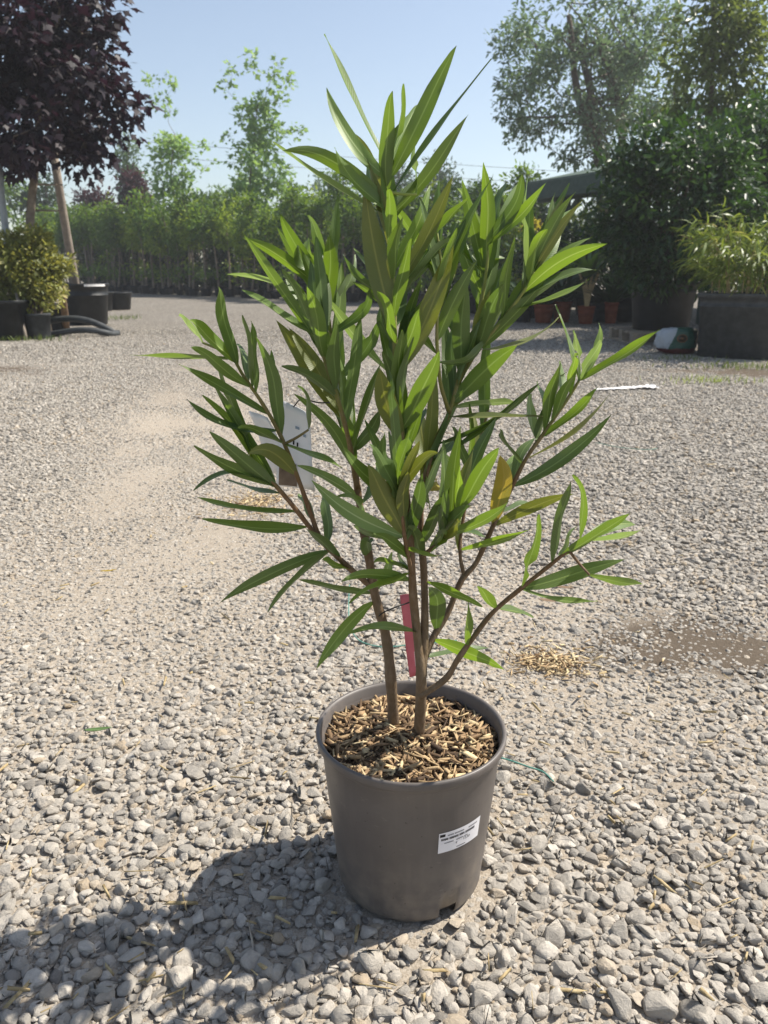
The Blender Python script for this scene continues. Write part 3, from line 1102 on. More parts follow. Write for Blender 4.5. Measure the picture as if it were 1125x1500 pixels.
# ------------------------------------------------------------------ tags, twine and litter round the pot
def sheet(name, pts, nu, nv, mat, parent=None, thick=.0006, bend=0.0):
    """a card or strip with four world corners (tl, tr, br, bl), slightly bent, with thickness"""
    tl, tr, br, bl = [np.array(p) for p in pts]
    nrm = unit(np.cross(tr - tl, bl - tl))
    V, uv = [], []
    for j in range(nv + 1):
        for i in range(nu + 1):
            u, v = i / nu, j / nv
            V.append((tl * (1 - u) + tr * u) * (1 - v) + (bl * (1 - u) + br * u) * v + nrm * bend * math.sin(math.pi * u) + nrm * bend * .6 * math.sin(2.2 * v * math.pi))
            uv.append((u, v))
    q = nu + 1
    Fc = [(j * q + i, j * q + i + 1, (j + 1) * q + i + 1, (j + 1) * q + i) for j in range(nv) for i in range(nu)]
    o = mesh(name, V, Fc, mat, parent, uv=uv)
    m = o.modifiers.new('thickness', 'SOLIDIFY'); m.thickness = thick; m.offset = 0
    return o

M_CARD = mat_plain('white_card', lin('#e9e9ec'), lin('#e2e2e6'), 20, 0.4, 0.5, 0.02)
M_PHOTO = mat_plain('brown_print', lin('#5a4a40'), lin('#7a6a5c'), 60, 0.4, 0.5, 0.02)
M_BLUEINK = mat_plain('blue_grey_print', lin('#8494a6'), lin('#93a2b2'), 40, 0.5, 0.4, 0.0)
M_WIRE = mat_plain('black_wire', lin('#1b1b1c'), lin('#262626'), 60, 0.5, 0.4, 0.1)
M_PINK = mat_plain('pink_red_tape', lin('#d97480'), lin('#d06874'), 40, 0.5, 0.4, 0.1)
M_WHITEINK = mat_plain('white_print', lin('#efe9ea'), lin('#e6dfe0'), 40, 0.5, 0.4, 0.0)

ty = 0.012
tagb = at(436, 650, ty)
TAG = thing('plant_tag', tagb, 'white folded card tag with brown picture tied among the lower left leaves', 'tag')
cc = [at(413, 586, ty + .004), at(452, 606, ty - .006), at(461, 719, ty - .004), at(404, 712, ty + .006)]
sheet('card', cc, 6, 10, M_CARD, TAG, bend=.003)
def on_card(u, v, lift=.0022):
    tl, tr, br, bl = cc
    nrm = unit(np.cross(tr - tl, bl - tl))
    P = (tl * (1 - u) + tr * u) * (1 - v) + (bl * (1 - u) + br * u) * v + nrm * (.003 * math.sin(math.pi * u) + .0018 * math.sin(2.2 * v * math.pi))
    return P + unit(CAMP - P) * lift
def card_patch(name, u0, u1, v0, v1, mat, nu=5, nv=5):
    V = [on_card(u0 + (u1 - u0) * i / nu, v0 + (v1 - v0) * j / nv) for j in range(nv + 1) for i in range(nu + 1)]
    q = nu + 1
    return mesh(name, V, [(j * q + i, j * q + i + 1, (j + 1) * q + i + 1, (j + 1) * q + i) for j in range(nv) for i in range(nu)], mat, TAG)
card_patch('picture', .06, .52, .70, .985, M_PHOTO)
card_patch('printed_mark', .40, .45, .42, .47, M_INK)
card_patch('printed_mark', .52, .57, .43, .48, M_INK)
card_patch('printed_emblem', .46, .60, .24, .272, M_BLUEINK)
card_patch('printed_emblem', .72, .82, .30, .335, M_BLUEINK)
sheet('card_flap', [at(364, 602, ty + .012), at(392, 612, ty + .006), at(432, 690, ty + .008), at(400, 694, ty + .02)], 5, 8, M_CARD, TAG, bend=.002)
V, Fc = tube(smooth_path([at(430, 596, ty), at(442, 585, ty), at(470, 590, ty - .01), at(503, 588, .045)], 5), .0009, 6)
mesh('tie', V, Fc, M_WIRE, TAG)

pb_ = at(600, 930, .012)
PINK = thing('pink_tape', pb_, 'pinkish red plastic strip hanging between the two main stems', 'tape')
pc = [at(585.5, 872, .016), at(602, 870, .010), at(612, 990, .004), at(600, 992.5, .010)]
sheet('strip', pc, 4, 14, M_PINK, PINK, bend=.0012)
mk = MB()
for q in range(7):
    v = .70 + q * .026
    P = [(pc[0] * (1 - u) + pc[1] * u) * (1 - vv) + (pc[3] * (1 - u) + pc[2] * u) * vv for u, vv in ((.80, v), (.93, v), (.93, v + .016), (.80, v + .016))]
    P = [p + unit(CAMP - p) * .0035 for p in P]
    mk.add(P, [(0, 1, 2, 3)])
mk.build('printed_mark', M_WHITEINK, PINK, smooth=False)
V, Fc = tube(smooth_path([at(552, 905, .012), at(562, 897, .0), at(578, 890, -.002), at(598, 883, .006), at(606, 880, -.012)], 5), .0011, 6)
mesh('wire', V, Fc, M_WIRE, PINK)

M_TWINE = mat_plain('green_twine', lin('#4f8478'), lin('#6a9a8c'), 90, 0.7, 0.3, 0.4)
def twine(pts, label):
    P = [ground(a, b) for a, b in pts]
    P = smooth_path([(p[0], p[1], float(gz(p[0], p[1])) + .015) for p in P], 8)
    V, Fc = tube(P, .0016, 6)
    o = mesh('twine', V, Fc, M_TWINE)
    tag(o, label, 'twine')
twine([(512, 870), (511, 900), (513, 930), (527, 952), (561, 961), (600, 958), (640, 955), (668, 952)], 'blue green twine looping on gravel behind the oleander stems')
twine([(733, 1121), (750, 1126), (775, 1135), (795, 1142), (810, 1156)], 'short blue green twine on gravel touching the taupe pot')
twine([(872, 655), (905, 662), (945, 666), (962, 664)], 'thin twine strand on open gravel right of the oleander')

def chip_heap(px, py, rx, ry, n, label, tint=(1.6, 1.5)):
    g = ground(px, py)
    a_, b_ = rng.normal(0, .5, n), rng.normal(0, .5, n)
    k_ = rng.uniform(.5, 1.0, n) + 1.4 * (rng.uniform(0, 1, n) < .18)
    a_, b_ = a_ * k_, b_ * k_
    X, Y = g[0] + a_ * rx, g[1] + b_ * ry
    Z = gz(X, Y) + .005 + rng.uniform(0, .010, n)
    V, Fc, cv = chips(np.stack([X, Y, Z], -1), .010, .034, .002, .006, .18, rng.beta(*tint, n))
    return tag(mesh('wood_chips', V, Fc, M_CHIP, None, smooth=False, var=cv), label, 'wood chips', None, 'stuff')
chip_heap(808, 978, .12, .10, 420, 'spilled tan wood chips scattered on gravel behind the pot rim', (4.0, 1.3))
chip_heap(372, 742, .16, .22, 420, 'orange tan wood chips scattered below the left branches', (4.2, 1.2))

M_STRAW = mat_plain('dry_straw', lin('#8f7b58'), lin('#b8a67f'), 90, 0.75, 0.3, 0.3)
g0 = rng.uniform(0, 1, (170, 2))
pxs, pys = g0[:, 0] * 1240 - 60, 1500 - 720 * g0[:, 1] ** 1.1
pts = np.array([ground(a, b) for a, b in zip(pxs, pys)])
pts = pts[np.hypot(pts[:, 0], pts[:, 1]) > .14]
pts[:, 2] = gz(pts[:, 0], pts[:, 1]) + .010 + rng.uniform(0, .004, len(pts))
V, Fc, cv = chips(pts, .014, .050, .0022, .0060, .10)
tag(mesh('straw', V, Fc, M_STRAW, None, smooth=False), 'dry straw and wood splinters strewn over the gravel', 'straw', None, 'stuff')

def ground_leaf(px, py, ang, L, w, mat, label, cat='leaf', name='fallen_leaf'):
    g = ground(px, py)
    base = np.array((g[0], g[1], float(gz(g[0], g[1])) + .017))
    d = np.array((math.cos(ang), math.sin(ang), 0)); s_ = np.array((-d[1], d[0], 0))
    V, uv = [], []
    for i in range(11):
        t_ = i / 10
        hw = w * .5 * (t_ ** .8 * (1 - t_) ** .9) / .31 + .0004
        for k in range(5):
            u = k / 2 - 1
            V.append(base + d * (t_ - .5) * L + s_ * u * hw + np.array((0, 0, .25 * hw * abs(u) + .012 * (t_ - .4) ** 2)))
            uv.append((k / 4, t_))
    o = mesh(name, V, [(i * 5 + k, i * 5 + k + 1, i * 5 + k + 6, i * 5 + k + 5) for i in range(10) for k in range(4)], mat, uv=uv)
    m = o.modifiers.new('thickness', 'SOLIDIFY'); m.thickness = .0008
    return tag(o, label, cat)
M_DRY = mat_plain('dry_brown_leaf', lin('#6a5644'), lin('#8a735a'), 50, 0.7, 0.3, 0.3)
ground_leaf(145, 1083, .12, .055, .012, M_LEAF['p'], 'pale green narrow leaf fallen on open gravel left of the pot')
ground_leaf(160, 848, .2, .05, .010, M_LEAF['y'], 'yellowed thin leaf fallen on the pale compacted gravel')
ground_leaf(826, 873, -.45, .055, .016, M_DRY, 'curled brown leaf on gravel under the low right branch')
ground_leaf(803, 893, -.35, .06, .018, M_DRY, 'dark crumpled leaf lying beside a curled brown leaf')
ground_leaf(1040, 690, .05, .06, .012, M_STRAW, 'pale straw coloured leaf lying on the grey gravel')

# crumpled white paper strip
M_WHITE = mat_plain('white_paper', lin('#eeecea'), lin('#e2dfdc'), 20, 0.6, 0.3, 0.2)
V, nu_, nv_ = [], 26, 4
for j in range(nv_ + 1):
    for i in range(nu_ + 1):
        g = ground(872 + 90 * i / nu_, 573.5 - 2 * i / nu_)
        V.append((g[0] + rng.normal(0, .006), g[1] + (j / nv_ - .5) * (.05 + .10 * i / nu_) + rng.normal(0, .008), float(gz(g[0], g[1])) + .016 + .018 * rng.uniform() * (i / nu_)))
o = mesh('paper_strip', V, [(j * (nu_ + 1) + i, j * (nu_ + 1) + i + 1, (j + 1) * (nu_ + 1) + i + 1, (j + 1) * (nu_ + 1) + i) for j in range(nv_) for i in range(nu_)], M_WHITE, smooth=False)
m = o.modifiers.new('thickness', 'SOLIDIFY'); m.thickness = .001
tag(o, 'crumpled white paper strip lying flat on the gravel', 'paper')

# ------------------------------------------------------------------ plants of the nursery
OVAL = (np.array([(0, 0, 0), (.3, .20, .04), (.72, .17, .02), (1, 0, -.06), (.72, -.17, .02), (.3, -.20, .04)]), np.array([(0, 3, 2, 1), (0, 5, 4, 3)]))
_mp = [(0, 0, 0)]
for a_, r_ in ((200, .16), (235, .42), (255, .30), (290, .72), (318, .46), (0, 1.0), (42, .46), (70, .72), (105, .30), (125, .42), (160, .16)):
    _mp.append((r_ * math.cos(R(a_)) * .62 + .3, r_ * math.sin(R(a_)) * .62, -.10 * r_ * r_))
MAPLE = (np.array(_mp), np.array([(0, 1, 2, 3), (0, 3, 4, 5), (0, 5, 6, 7), (0, 7, 8, 9), (0, 9, 10, 11)]))
STRAP = (np.array([(0, .03, 0), (0, -.03, 0), (.35, .05, .10), (.35, -.05, .10), (.7, .035, .08), (.7, -.035, .08), (1, .0, -.06), (1, -.004, -.06)]), np.array([(0, 1, 3, 2), (2, 3, 5, 4), (4, 5, 7, 6)]))

def leaf_cloud(P, outdir, size, tmpl, droop=.25, rand=.8, var=None, r=None):
    r = r or rng
    T, Fq = tmpl
    n = len(P)
    ax_ = unit(outdir * 1.0 + r.normal(0, rand, (n, 3)) + np.array((0, 0, -droop)))
    up = unit(np.array((0, 0, 1.0)) + r.normal(0, .55, (n, 3)))
    sd_ = unit(np.cross(up, ax_)); nm = np.cross(ax_, sd_)
    s = size * np.exp(r.normal(0, .22, n))
    V = P[:, None] + s[:, None, None] * (T[None, :, :1] * ax_[:, None] + T[None, :, 1:2] * sd_[:, None] + T[None, :, 2:] * nm[:, None])
    k = len(T)
    Fc = (Fq[None] + (np.arange(n) * k)[:, None, None]).reshape(-1, Fq.shape[1])
    v = r.uniform(0, 1, n) if var is None else var
    return V.reshape(-1, 3), Fc, np.repeat(v, k)

def clumps_in(C, rad3, n, r, hollow=.35, low=-1.0, taper=0.0):
    out = []
    while len(out) < n:
        d = unit(r.normal(0, 1, 3)); q = r.uniform(hollow ** 3, 1) ** (1 / 3)
        if d[2] * q < low: continue
        k = 1 - taper * (d[2] * q * .5 + .5)
        out.append(np.array(C) + d * q * np.array(rad3) * np.array((k, k, 1)))
    return np.array(out)

def make_plant(root, base, trunk_top, clumps, crad, nleaf, size, tmpl, m_leaf, m_bark, r0, seed, droop=.25, rand=.8, branch=True, r1=None, squash=.75, br_frac=.55, stems=1, sub=1.0):
    """trunk with a limb to every clump, and a crown of single leaves; parts named trunk and crown"""
    r = np.random.default_rng(seed)
    base, trunk_top = np.array(base, float), np.array(trunk_top, float)
    mb_ = MB()
    L = np.linalg.norm(trunk_top - base)
    for s_ in range(stems):
        off = np.zeros(3) if stems == 1 else np.append(r.normal(0, .12 * L, 2), 0)
        sway = r.normal(0, .025 * L, (2, 3)); sway[:, 2] = 0
        path = smooth_path([base + off * .1, base + (trunk_top - base) * .35 + sway[0] + off * .4, base + (trunk_top - base) * .7 + sway[1] + off * .8, trunk_top + off], 5)
        mb_.tube(path, np.linspace(r0, (r1 or r0 * .35), len(path)), 8)
        if branch:
            # each clump grows from the nearest limb that leads to it
            lo_ = int(br_frac * (len(path) - 1))
            npos = [p for p in path[lo_:]]; nlen = [0.0] * len(npos); par = [-1] * len(npos); first_ = len(npos)
            mine = clumps[s_::stems]
            dtr = np.min(np.linalg.norm(mine[:, None] - np.array(npos)[None], axis=2), axis=1)
            for ci_ in np.argsort(dtr):
                c_ = mine[ci_]
                A_ = np.array(npos)
                dd_ = np.linalg.norm(A_ - c_, axis=1)
                cost = dd_ + .22 * np.array(nlen) + .9 * np.maximum(0, A_[:, 2] - c_[2] - .05 * L)
                k = int(np.argmin(cost))
                npos.append(c_); nlen.append(nlen[k] + dd_[k]); par.append(k)
            cnt = np.ones(len(npos))
            for k in range(len(npos) - 1, first_ - 1, -1):
                if par[k] >= 0: cnt[par[k]] += cnt[k]
            tip_ = max(.003, r0 * .075)
            for k in range(first_, len(npos)):
                a, c_ = npos[par[k]], npos[k]
                ln_ = np.linalg.norm(c_ - a)
                mid = (a + c_) / 2 + r.normal(0, .09, 3) * ln_ - np.array((0, 0, .04 * ln_))
                q = smooth_path([a, mid, c_], 3)
                ra_ = min(r0 * .55, tip_ * cnt[k] ** .5)
                mb_.tube(q, np.linspace(ra_, max(tip_ * .5, ra_ * .6), len(q)), 5)
    mb_.build('trunk', m_bark, root)
    ctr = clumps.mean(0)
    cr = crad * np.exp(r.normal(0, .25, len(clumps)))
    w = cr ** 2; w = w / w.sum()
    ci = r.choice(len(clumps), nleaf, p=w)
    d = unit(r.normal(0, 1, (nleaf, 3))) * (r.uniform(.05, 1, nleaf) ** .5)[:, None]
    d[:, 2] *= squash
    P = clumps[ci] + d * cr[ci][:, None]
    P[:, 2] = np.maximum(P[:, 2], base[2] + .03)
    out = unit(P - ctr) * .5 + unit(d) * .6
    tone = r.normal(0, .13, len(clumps))
    v = np.clip(r.beta(2, 2.2, nleaf) + tone[ci], 0, 1)
    V, Fc, vv = leaf_cloud(P, out, size, tmpl, droop, rand, v, r)
    return mesh('crown', V, Fc, m_leaf, root, smooth=False, var=vv)

M_TRUNK = mat_plain('grey_brown_bark', lin('#6d6256'), lin('#8a7f70'), 14, 0.85, 0.2, 0.6, 0.01)
M_TRUNKD = mat_plain('dark_bark', lin('#4a4038'), lin('#63574b'), 14, 0.85, 0.2, 0.6, 0.01)
M_F = {
    'purple': mat_foliage('purple_maple_leaves', lin('#171017'), lin('#291c26'), lin('#4a2034'), .18, .55, .35, lin('#463742')),  # last tone paints the pinkish grey gloss on some leaves
    'pale': mat_foliage('haze_paled_leaves', lin('#5c7d44'), lin('#86a861'), lin('#b2cf62'), .45),  # paling by haze is put into this leaf colour
    'hedge': mat_foliage('mid_green_leaves', lin('#2c4420'), lin('#55742e'), lin('#98b630'), .40, .5),
    'hedge2': mat_foliage('yellow_green_leaves', lin('#485f22'), lin('#7e9434'), lin('#b8ca38'), .42, .5),
    'dark': mat_foliage('dark_green_leaves', lin('#1a2c18'), lin('#2e4824'), lin('#567426'), .24, .4),
    'gloss': mat_foliage('glossy_evergreen_leaves', lin('#182a18'), lin('#2f4a26'), lin('#6a9a2c'), .16, .42, .35, lin('#55752f')),
    'grey': mat_foliage('grey_green_leaves', lin('#3d5240'), lin('#5f7558'), lin('#86a060'), .35, .5),
    'olive': mat_foliage('yellowing_green_leaves', lin('#36482a'), lin('#63733a'), lin('#8c9a3c'), .38, .4),
    'varieg': mat_foliage('variegated_leaves', lin('#434f22'), lin('#8c9244'), lin('#c0b850'), .42, .5, .4, lin('#d2c890')),
    'bamboo': mat_foliage('bamboo_leaves', lin('#3f5520'), lin('#748636'), lin('#9aa83c'), .36, .45, .4, lin('#b5a466')),
    'yellow': mat_foliage('yellow_foliage', lin('#7c7a2c'), lin('#b5a83c'), lin('#d8c840'), .40, .5),
    'redbrown': mat_foliage('dark_red_leaves', lin('#2b1f22'), lin('#4b3236'), lin('#6a2c34'), .25, .45),
}
M_BLACKPOT = mat_plain('black_nursery_plastic', lin('#1d1f20'), lin('#2a2c2e'), 10, 0.5, 0.4, 0.15)
M_GREYPOT = mat_plain('weathered_grey_plastic', lin('#303335'), lin('#434647'), 12, 0.6, 0.35, 0.25)
M_TERRA = mat_plain('terracotta', lin('#6b3421'), lin('#7d4630'), 14, 0.8, 0.2, 0.25)
M_MULCH = mat_plain('dark_compost', lin('#2a211b'), lin('#43362b'), 40, 0.95, 0.1, 0.9, 0.02)

def W(px, py, d):
    return at(px, py, d - CAM_D)
def G(px, d):
    """ground point under photograph column px, d metres in front of the camera"""
    g = at(px, 395, d - CAM_D)
    return np.array((g[0], g[1], 0.0))

def pot_parts(root, base, r, h, mat, taper=.78, sq=0.0, seg=28, name='pot', ribs=(), rot=0.0):
    """tapered container with rolled rim, wall thickness and compost"""
    pr = [(r * taper * .94, 0), (r * taper, .015)]
    for q in ribs:
        zz = h * q; rr_ = r * (taper + (1 - taper) * q)
        pr += [(rr_ * .998, zz - .012), (rr_ * 1.025, zz - .006), (rr_ * 1.025, zz + .006), (rr_ * 1.0, zz + .012)]
    pr += [(r * .985, h - .06 * r - .03), (r * 1.045, h - .06 * r - .028), (r * 1.06, h - .008), (r * 1.05, h), (r * .985, h), (r * .965, h - .06), (r * .93, h * .6)]
    p_ = MB().lathe(pr, base, seg, sq, rot).build(name, mat, root)
    MB().lathe([(.0005, h - .05), (r * .5, h - .045), (r * .965, h - .055)], base, seg, sq, rot).build('compost', M_MULCH, root)
    return p_

# ---- left: purple maple, stakes, pots
d = 12.2
b0 = G(58, d)
PMAP = thing('purple_maple', b0, 'dark purple leaved maple tree standing behind the variegated bush', 'tree')
r_ = np.random.default_rng(21)
cl = clumps_in(W(8, 50, d), (1.30, 1.4, 1.95), 110, r_, .15)
cl = np.vstack([cl, [W(190, 152, d), W(172, 148, d - .3), W(150, 180, d), W(150, 120, d - .3), W(142, 68, d), W(140, 5, d), W(140, 30, d - .3), W(135, 205, d), W(120, 235, d - .2), W(105, 110, d - .8), W(60, 170, d - 1.2), W(20, 200, d - 1.2)]])
make_plant(PMAP, b0, W(50, 60, d), cl, .36, 9500, .155, MAPLE, M_F['purple'], M_TRUNK, .085, 22, droop=.5, rand=.6, br_frac=.45)
def stick(name, p0, p1, r0, mat, label, cat, sides=10):
    P = np.linspace(p0, p1, 5)
    P[1:-1] += rng.normal(0, r0 * .12, (3, 3))
    V, Fc = tube(P, np.linspace(r0, r0 * .94, 5), sides)
    return tag(mesh(name, V, Fc, mat), label, cat)
M_WOODP = mat_plain('weathered_round_wood', lin('#7c7268'), lin('#958a7d'), 9, 0.85, 0.2, 0.5, 0.01)
M_BROWNP = mat_plain('brown_round_wood', lin('#6a5644'), lin('#7d6854'), 9, 0.85, 0.2, 0.5, 0.01)
M_METAL = mat_plain('galvanised_metal', lin('#7f878c'), lin('#98a0a4'), 9, 0.45, 0.5, 0.1)
a_, c_ = W(113, 432, 14.6), W(77, 215, 13.9); a_[2] = 0.2
stick('tree_stake', a_, c_, .07, M_WOODP, 'leaning grey round wooden stake beside the purple maple trunk', 'stake')
stick('wooden_post', ground(97, 483), W(84, 385, 11.9), .055, M_BROWNP, 'short brown round post behind the black pipe hoop', 'post')
stick('metal_pole', W(22, 480, 12.1) * np.array((1, 1, 0)), W(-6, 200, 12.0), .05, M_METAL, 'leaning grey metal pole behind the variegated bush', 'pole')
stick('thin_stake', ground(39, 499), W(24, 430, 11.2), .022, M_WOODP, 'thin pale stake leaning against the dark square planter', 'stake')
for k_, z_ in enumerate((270, 308)):
    stick('cross_tie', W(52, z_, 12.25), W(92, z_ + 1, 12.3), .014, M_WOODP, 'thin tie bar between maple trunk and stake', 'tie bar', 6)['group'] = 'tie bars between maple and stake'

b0 = ground(119, 477); b0[1] += .36; b0[2] = 0
BP = thing('black_tub', b0, 'large empty looking black tub with white strip label beside the maple', 'pot')
pot_parts(BP, b0, .38, .68, M_BLACKPOT, .84, ribs=(.72,))
w_ = MB()
for k_ in range(6):
    th = R(-72 + k_ * 9); th2 = R(-72 + (k_ + 1) * 9)
    rr_ = .38 * 1.068
    w_.add([(b0[0] + rr_ * math.cos(t_), b0[1] + rr_ * math.sin(t_), z_) for z_ in (.635, .67) for t_ in (th, th2)], [(0, 1, 3, 2)])
w_.build('strip_label', M_WHITE, BP)

b0 = ground(45, 499); b0[1] += .3; b0[2] = 0
VB = thing('variegated_bush', b0, 'yellow green variegated bush with cream tips in a grey pot', 'shrub')
pot_parts(VB, b0, .17, .34, M_GREYPOT, .85)
r_ = np.random.default_rng(31)
cl = clumps_in(W(38, 400, 11.6), (.52, .45, .56), 95, r_, .3)
make_plant(VB, b0 + np.array((0, 0, .25)), W(45, 400, 11.6), cl, .17, 9000, .072, OVAL, M_F['varieg'], M_TRUNKD, .02, 32, stems=4, br_frac=.2)
b0 = ground(-6, 500); b0[1] += .34; b0[2] = 0
SQP = thing('square_planter', b0, 'dark square planter at the foot of the leaning metal pole', 'planter')
pot_parts(SQP, b0, .33, .52, M_BLACKPOT, .9, sq=8, seg=48)
for px0, w2, hh, dd_, lab in ((70, .22, .40, 12.9, 'small black pot half hidden behind the pipe hoop'), (142, .30, .42, 19.0, 'black pot standing on the ground behind the large tub'), (170, .30, .40, 19.6, 'black pot beside the stems of the nursery row')):
    b0 = G(px0, dd_)
    t_ = thing('nursery_pot', b0, lab, 'pot')
    pot_parts(t_, b0, w2, hh, M_BLACKPOT, .84)
# black pipe, a hoop springing from the ground
HP = [(12, 491, 11.75), (30, 482, 11.7), (60, 473, 11.7), (95, 467, 11.7), (125, 469, 11.7), (150, 478, 11.72), (168, 488, 11.75), (176, 491.5, 11.78)]
P = smooth_path([W(a, b, q) for a, b, q in HP], 6)
PIPE = thing('black_pipe', ground(100, 491), 'curved black drainage pipe arching over the gravel beside the pots', 'pipe')
P[:, 2] = np.maximum(P[:, 2], .03)
V, Fc = tube(P, .045, 12); mesh('outer_pipe', V, Fc, M_GREYPOT, PIPE)
HP = [(64, 492, 11.45), (85, 488, 11.42), (110, 484, 11.4), (135, 484, 11.42), (155, 487.5, 11.5), (172, 491.5, 11.7)]
P = smooth_path([W(a, b, q) for a, b, q in HP], 6); P[:, 2] = np.maximum(P[:, 2], .03)
V, Fc = tube(P, .042, 12); mesh('inner_pipe', V, Fc, M_GREYPOT, PIPE)

# ---- nursery rows
def row_proto(seed, h, mleaf, crown0=.45, n=900, size=.085, label='', group='', w=.42, label_cat='tree'):
    r = np.random.default_rng(seed)
    t_ = thing('nursery_tree', (0, 0, 0), label, label_cat, group)
    pot_parts(t_, np.zeros(3), .17, .24, M_BLACKPOT, .85, seg=14)
    cl_ = clumps_in((0, 0, h * (crown0 + 1) / 2), (w, w, h * (1 - crown0) / 2), 38, r, .05, taper=.3)
    nl_ = 14 if crown0 < .3 else 3
    low_ = np.stack([r.normal(0, .2, nl_), r.normal(0, .2, nl_), r.uniform(.45, crown0 * h, nl_)], -1)
    make_plant(t_, (0, 0, .18), (r.normal(0, .05), r.normal(0, .05), h * .93), np.vstack([cl_, low_]), .23, n, size, OVAL, mleaf, M_TRUNK, .042, seed + 1, br_frac=.5)
    return t_
GRP = 'young trees in the nursery row'
protos = [row_proto(41, 2.9, M_F['hedge'], .56, 900, .12, label='leafy mid green young tree in black pot along the nursery row', group=GRP),
          row_proto(51, 2.7, M_F['hedge2'], .54, 900, .12, label='yellow green young tree in black pot along the nursery row', group=GRP + ', yellow green'),
          row_proto(61, 3.1, M_F['hedge'], .60, 850, .12, label='leafy mid green young tree in black pot along the nursery row', group=GRP),
          row_proto(71, 2.6, M_F['dark'], .22, 2200, .13, label='dense dark green young tree at the back of the nursery row', group=GRP + ', dark green')]
A0, A1 = G(740, 20.5), G(60, 39.0)
first = [True] * 4
r_ = np.random.default_rng(5)
NROW = 46
for row in range(4):
    nn = (NROW, 38, 34, 30)[row]
    for i in range(nn):
        u = (i + r_.uniform(-.3, .3)) / (nn - 1)
        k_ = int(r_.choice(4, p=((.36, .34, .30, 0), (.3, .3, .25, .15), (.1, .1, .1, .7), (.1, 0, .1, .8))[row]))
        o = protos[k_] if first[k_] else copy_tree(protos[k_])
        first[k_] = False
        p_ = A0 + (A1 - A0) * u + np.array((0.5, 1.0, 0)) * (row * 1.25) + np.append(r_.normal(0, .12, 2), 0)
        o.location = p_
        o.rotation_euler = (0, 0, r_.uniform(0, 6.28))
        s_ = (.92 + .22 * u + .06 * row) * r_.uniform(.78, 1.18)
        o.scale = (s_, s_, s_ * r_.uniform(.95, 1.08))

def single_tree(name, label, px, d, crown_px, nclump, crad, nleaf, size, tmpl, ml, mb_, r0, seed, cat='tree', hollow=.2, taper=0.0, ry=None, extra=(), top=None, **kw):
    x0, y0, x1, y1 = crown_px
    b_ = G(px, d)
    t_ = thing(name, b_, label, cat)
    C_ = W((x0 + x1) / 2, (y0 + y1) / 2, d)
    rx = (W(x1, 300, d)[0] - W(x0, 300, d)[0]) / 2
    rz = (W(px, y0, d)[2] - W(px, y1, d)[2]) / 2
    r = np.random.default_rng(seed)
    cl_ = clumps_in(C_, (rx - crad * .6, (ry or rx) - crad * .5, rz - crad * .6), nclump, r, hollow, taper=taper)
    if len(extra): cl_ = np.vstack([cl_, [W(a, b, d) for a, b in extra]])
    tp = W((x0 + x1) / 2, y0 + (y1 - y0) * (top or .15), d)
    make_plant(t_, b_, tp, cl_, crad, nleaf, size, tmpl, ml, mb_, r0, seed + 1, **kw)
    return t_

single_tree('slender_maple', 'haze paled green slender maple rising from the nursery row beside the dark columnar trees', 258, 34.5, (212, 170, 300, 345), 50, .36, 1500, .22, MAPLE, M_F['pale'], M_TRUNK, .06, 81, taper=.3, br_frac=.15,
            extra=[(247, 112), (222, 118), (252, 130), (240, 145), (228, 150), (300, 215), (312, 238), (295, 250), (250, 165)])
single_tree('slender_maple', 'tallest haze paled green slender maple rising above the nursery row', 378, 31.5, (328, 122, 426, 345), 66, .36, 2300, .21, MAPLE, M_F['pale'], M_TRUNK, .065, 91, taper=.25, br_frac=.15,
            extra=[(335, 92), (330, 130), (340, 110), (366, 84), (368, 100), (408, 92), (415, 120), (400, 110), (412, 150), (350, 150), (432, 190), (436, 195), (335, 200), (420, 250)])
single_tree('columnar_tree', 'slim green columnar tree with upright top behind the nursery row', 190, 38, (166, 188, 214, 330), 34, .5, 1300, .2, OVAL, M_F['grey'], M_TRUNKD, .07, 101, taper=.6)
single_tree('dark_red_shrub', 'dark red leaved upright shrub in front of the slim columnar tree', 196, 37, (176, 238, 218, 330), 26, .5, 1300, .2, OVAL, M_F['redbrown'], M_TRUNKD, .06, 111, taper=.4)
single_tree('purple_shrub', 'dull purple rounded shrub beyond the nursery row near the maple', 140, 40, (108, 272, 170, 330), 24, .6, 1100, .22, OVAL, M_F['redbrown'], M_TRUNKD, .06, 121, cat='shrub')
single_tree('yellow_conifer', 'small narrow bright yellow conifer tip beyond the nursery row', 217, 40, (211, 278, 224, 340), 14, .22, 500, .12, OVAL, M_F['yellow'], M_TRUNKD, .04, 131, taper=.7)
single_tree('round_tree', 'dark rounded tree beyond the row between the two slender maples', 300, 46, (268, 283, 335, 350), 26, .8, 1300, .28, OVAL, M_F['dark'], M_TRUNKD, .1, 141)
far = [(475, 48, (440, 255, 520, 350), 'grey', 'hazy tree beyond the row beside the tallest slender maple'), (585, 52, (545, 232, 625, 350), 'dark', 'dark round tree far behind the top of the oleander'), (645, 55, (610, 222, 680, 350), 'dark', 'taller dark tree far behind the top of the oleander'),
       (715, 50, (672, 260, 760, 360), 'grey', 'grey green tree far behind under the power lines'), (770, 46, (745, 285, 812, 370), 'hedge', 'mid green tree beyond the far end of the shelter'), (425, 60, (395, 262, 450, 350), 'dark', 'dark tree far beyond the tallest slender maple'),
       (70, 46, (20, 250, 110, 350), 'dark', 'dark tree far behind the maple trunk and stake'), (0, 44, (-60, 240, 40, 350), 'hedge', 'green tree far behind the leaning metal pole')]
for i, (px0, d_, cp, ml, lab) in enumerate(far):
    single_tree('distant_tree', lab, px0, d_, cp, 34, .7, 1800, .26, OVAL, M_F[ml], M_TRUNKD, .12, 150 + i * 10)

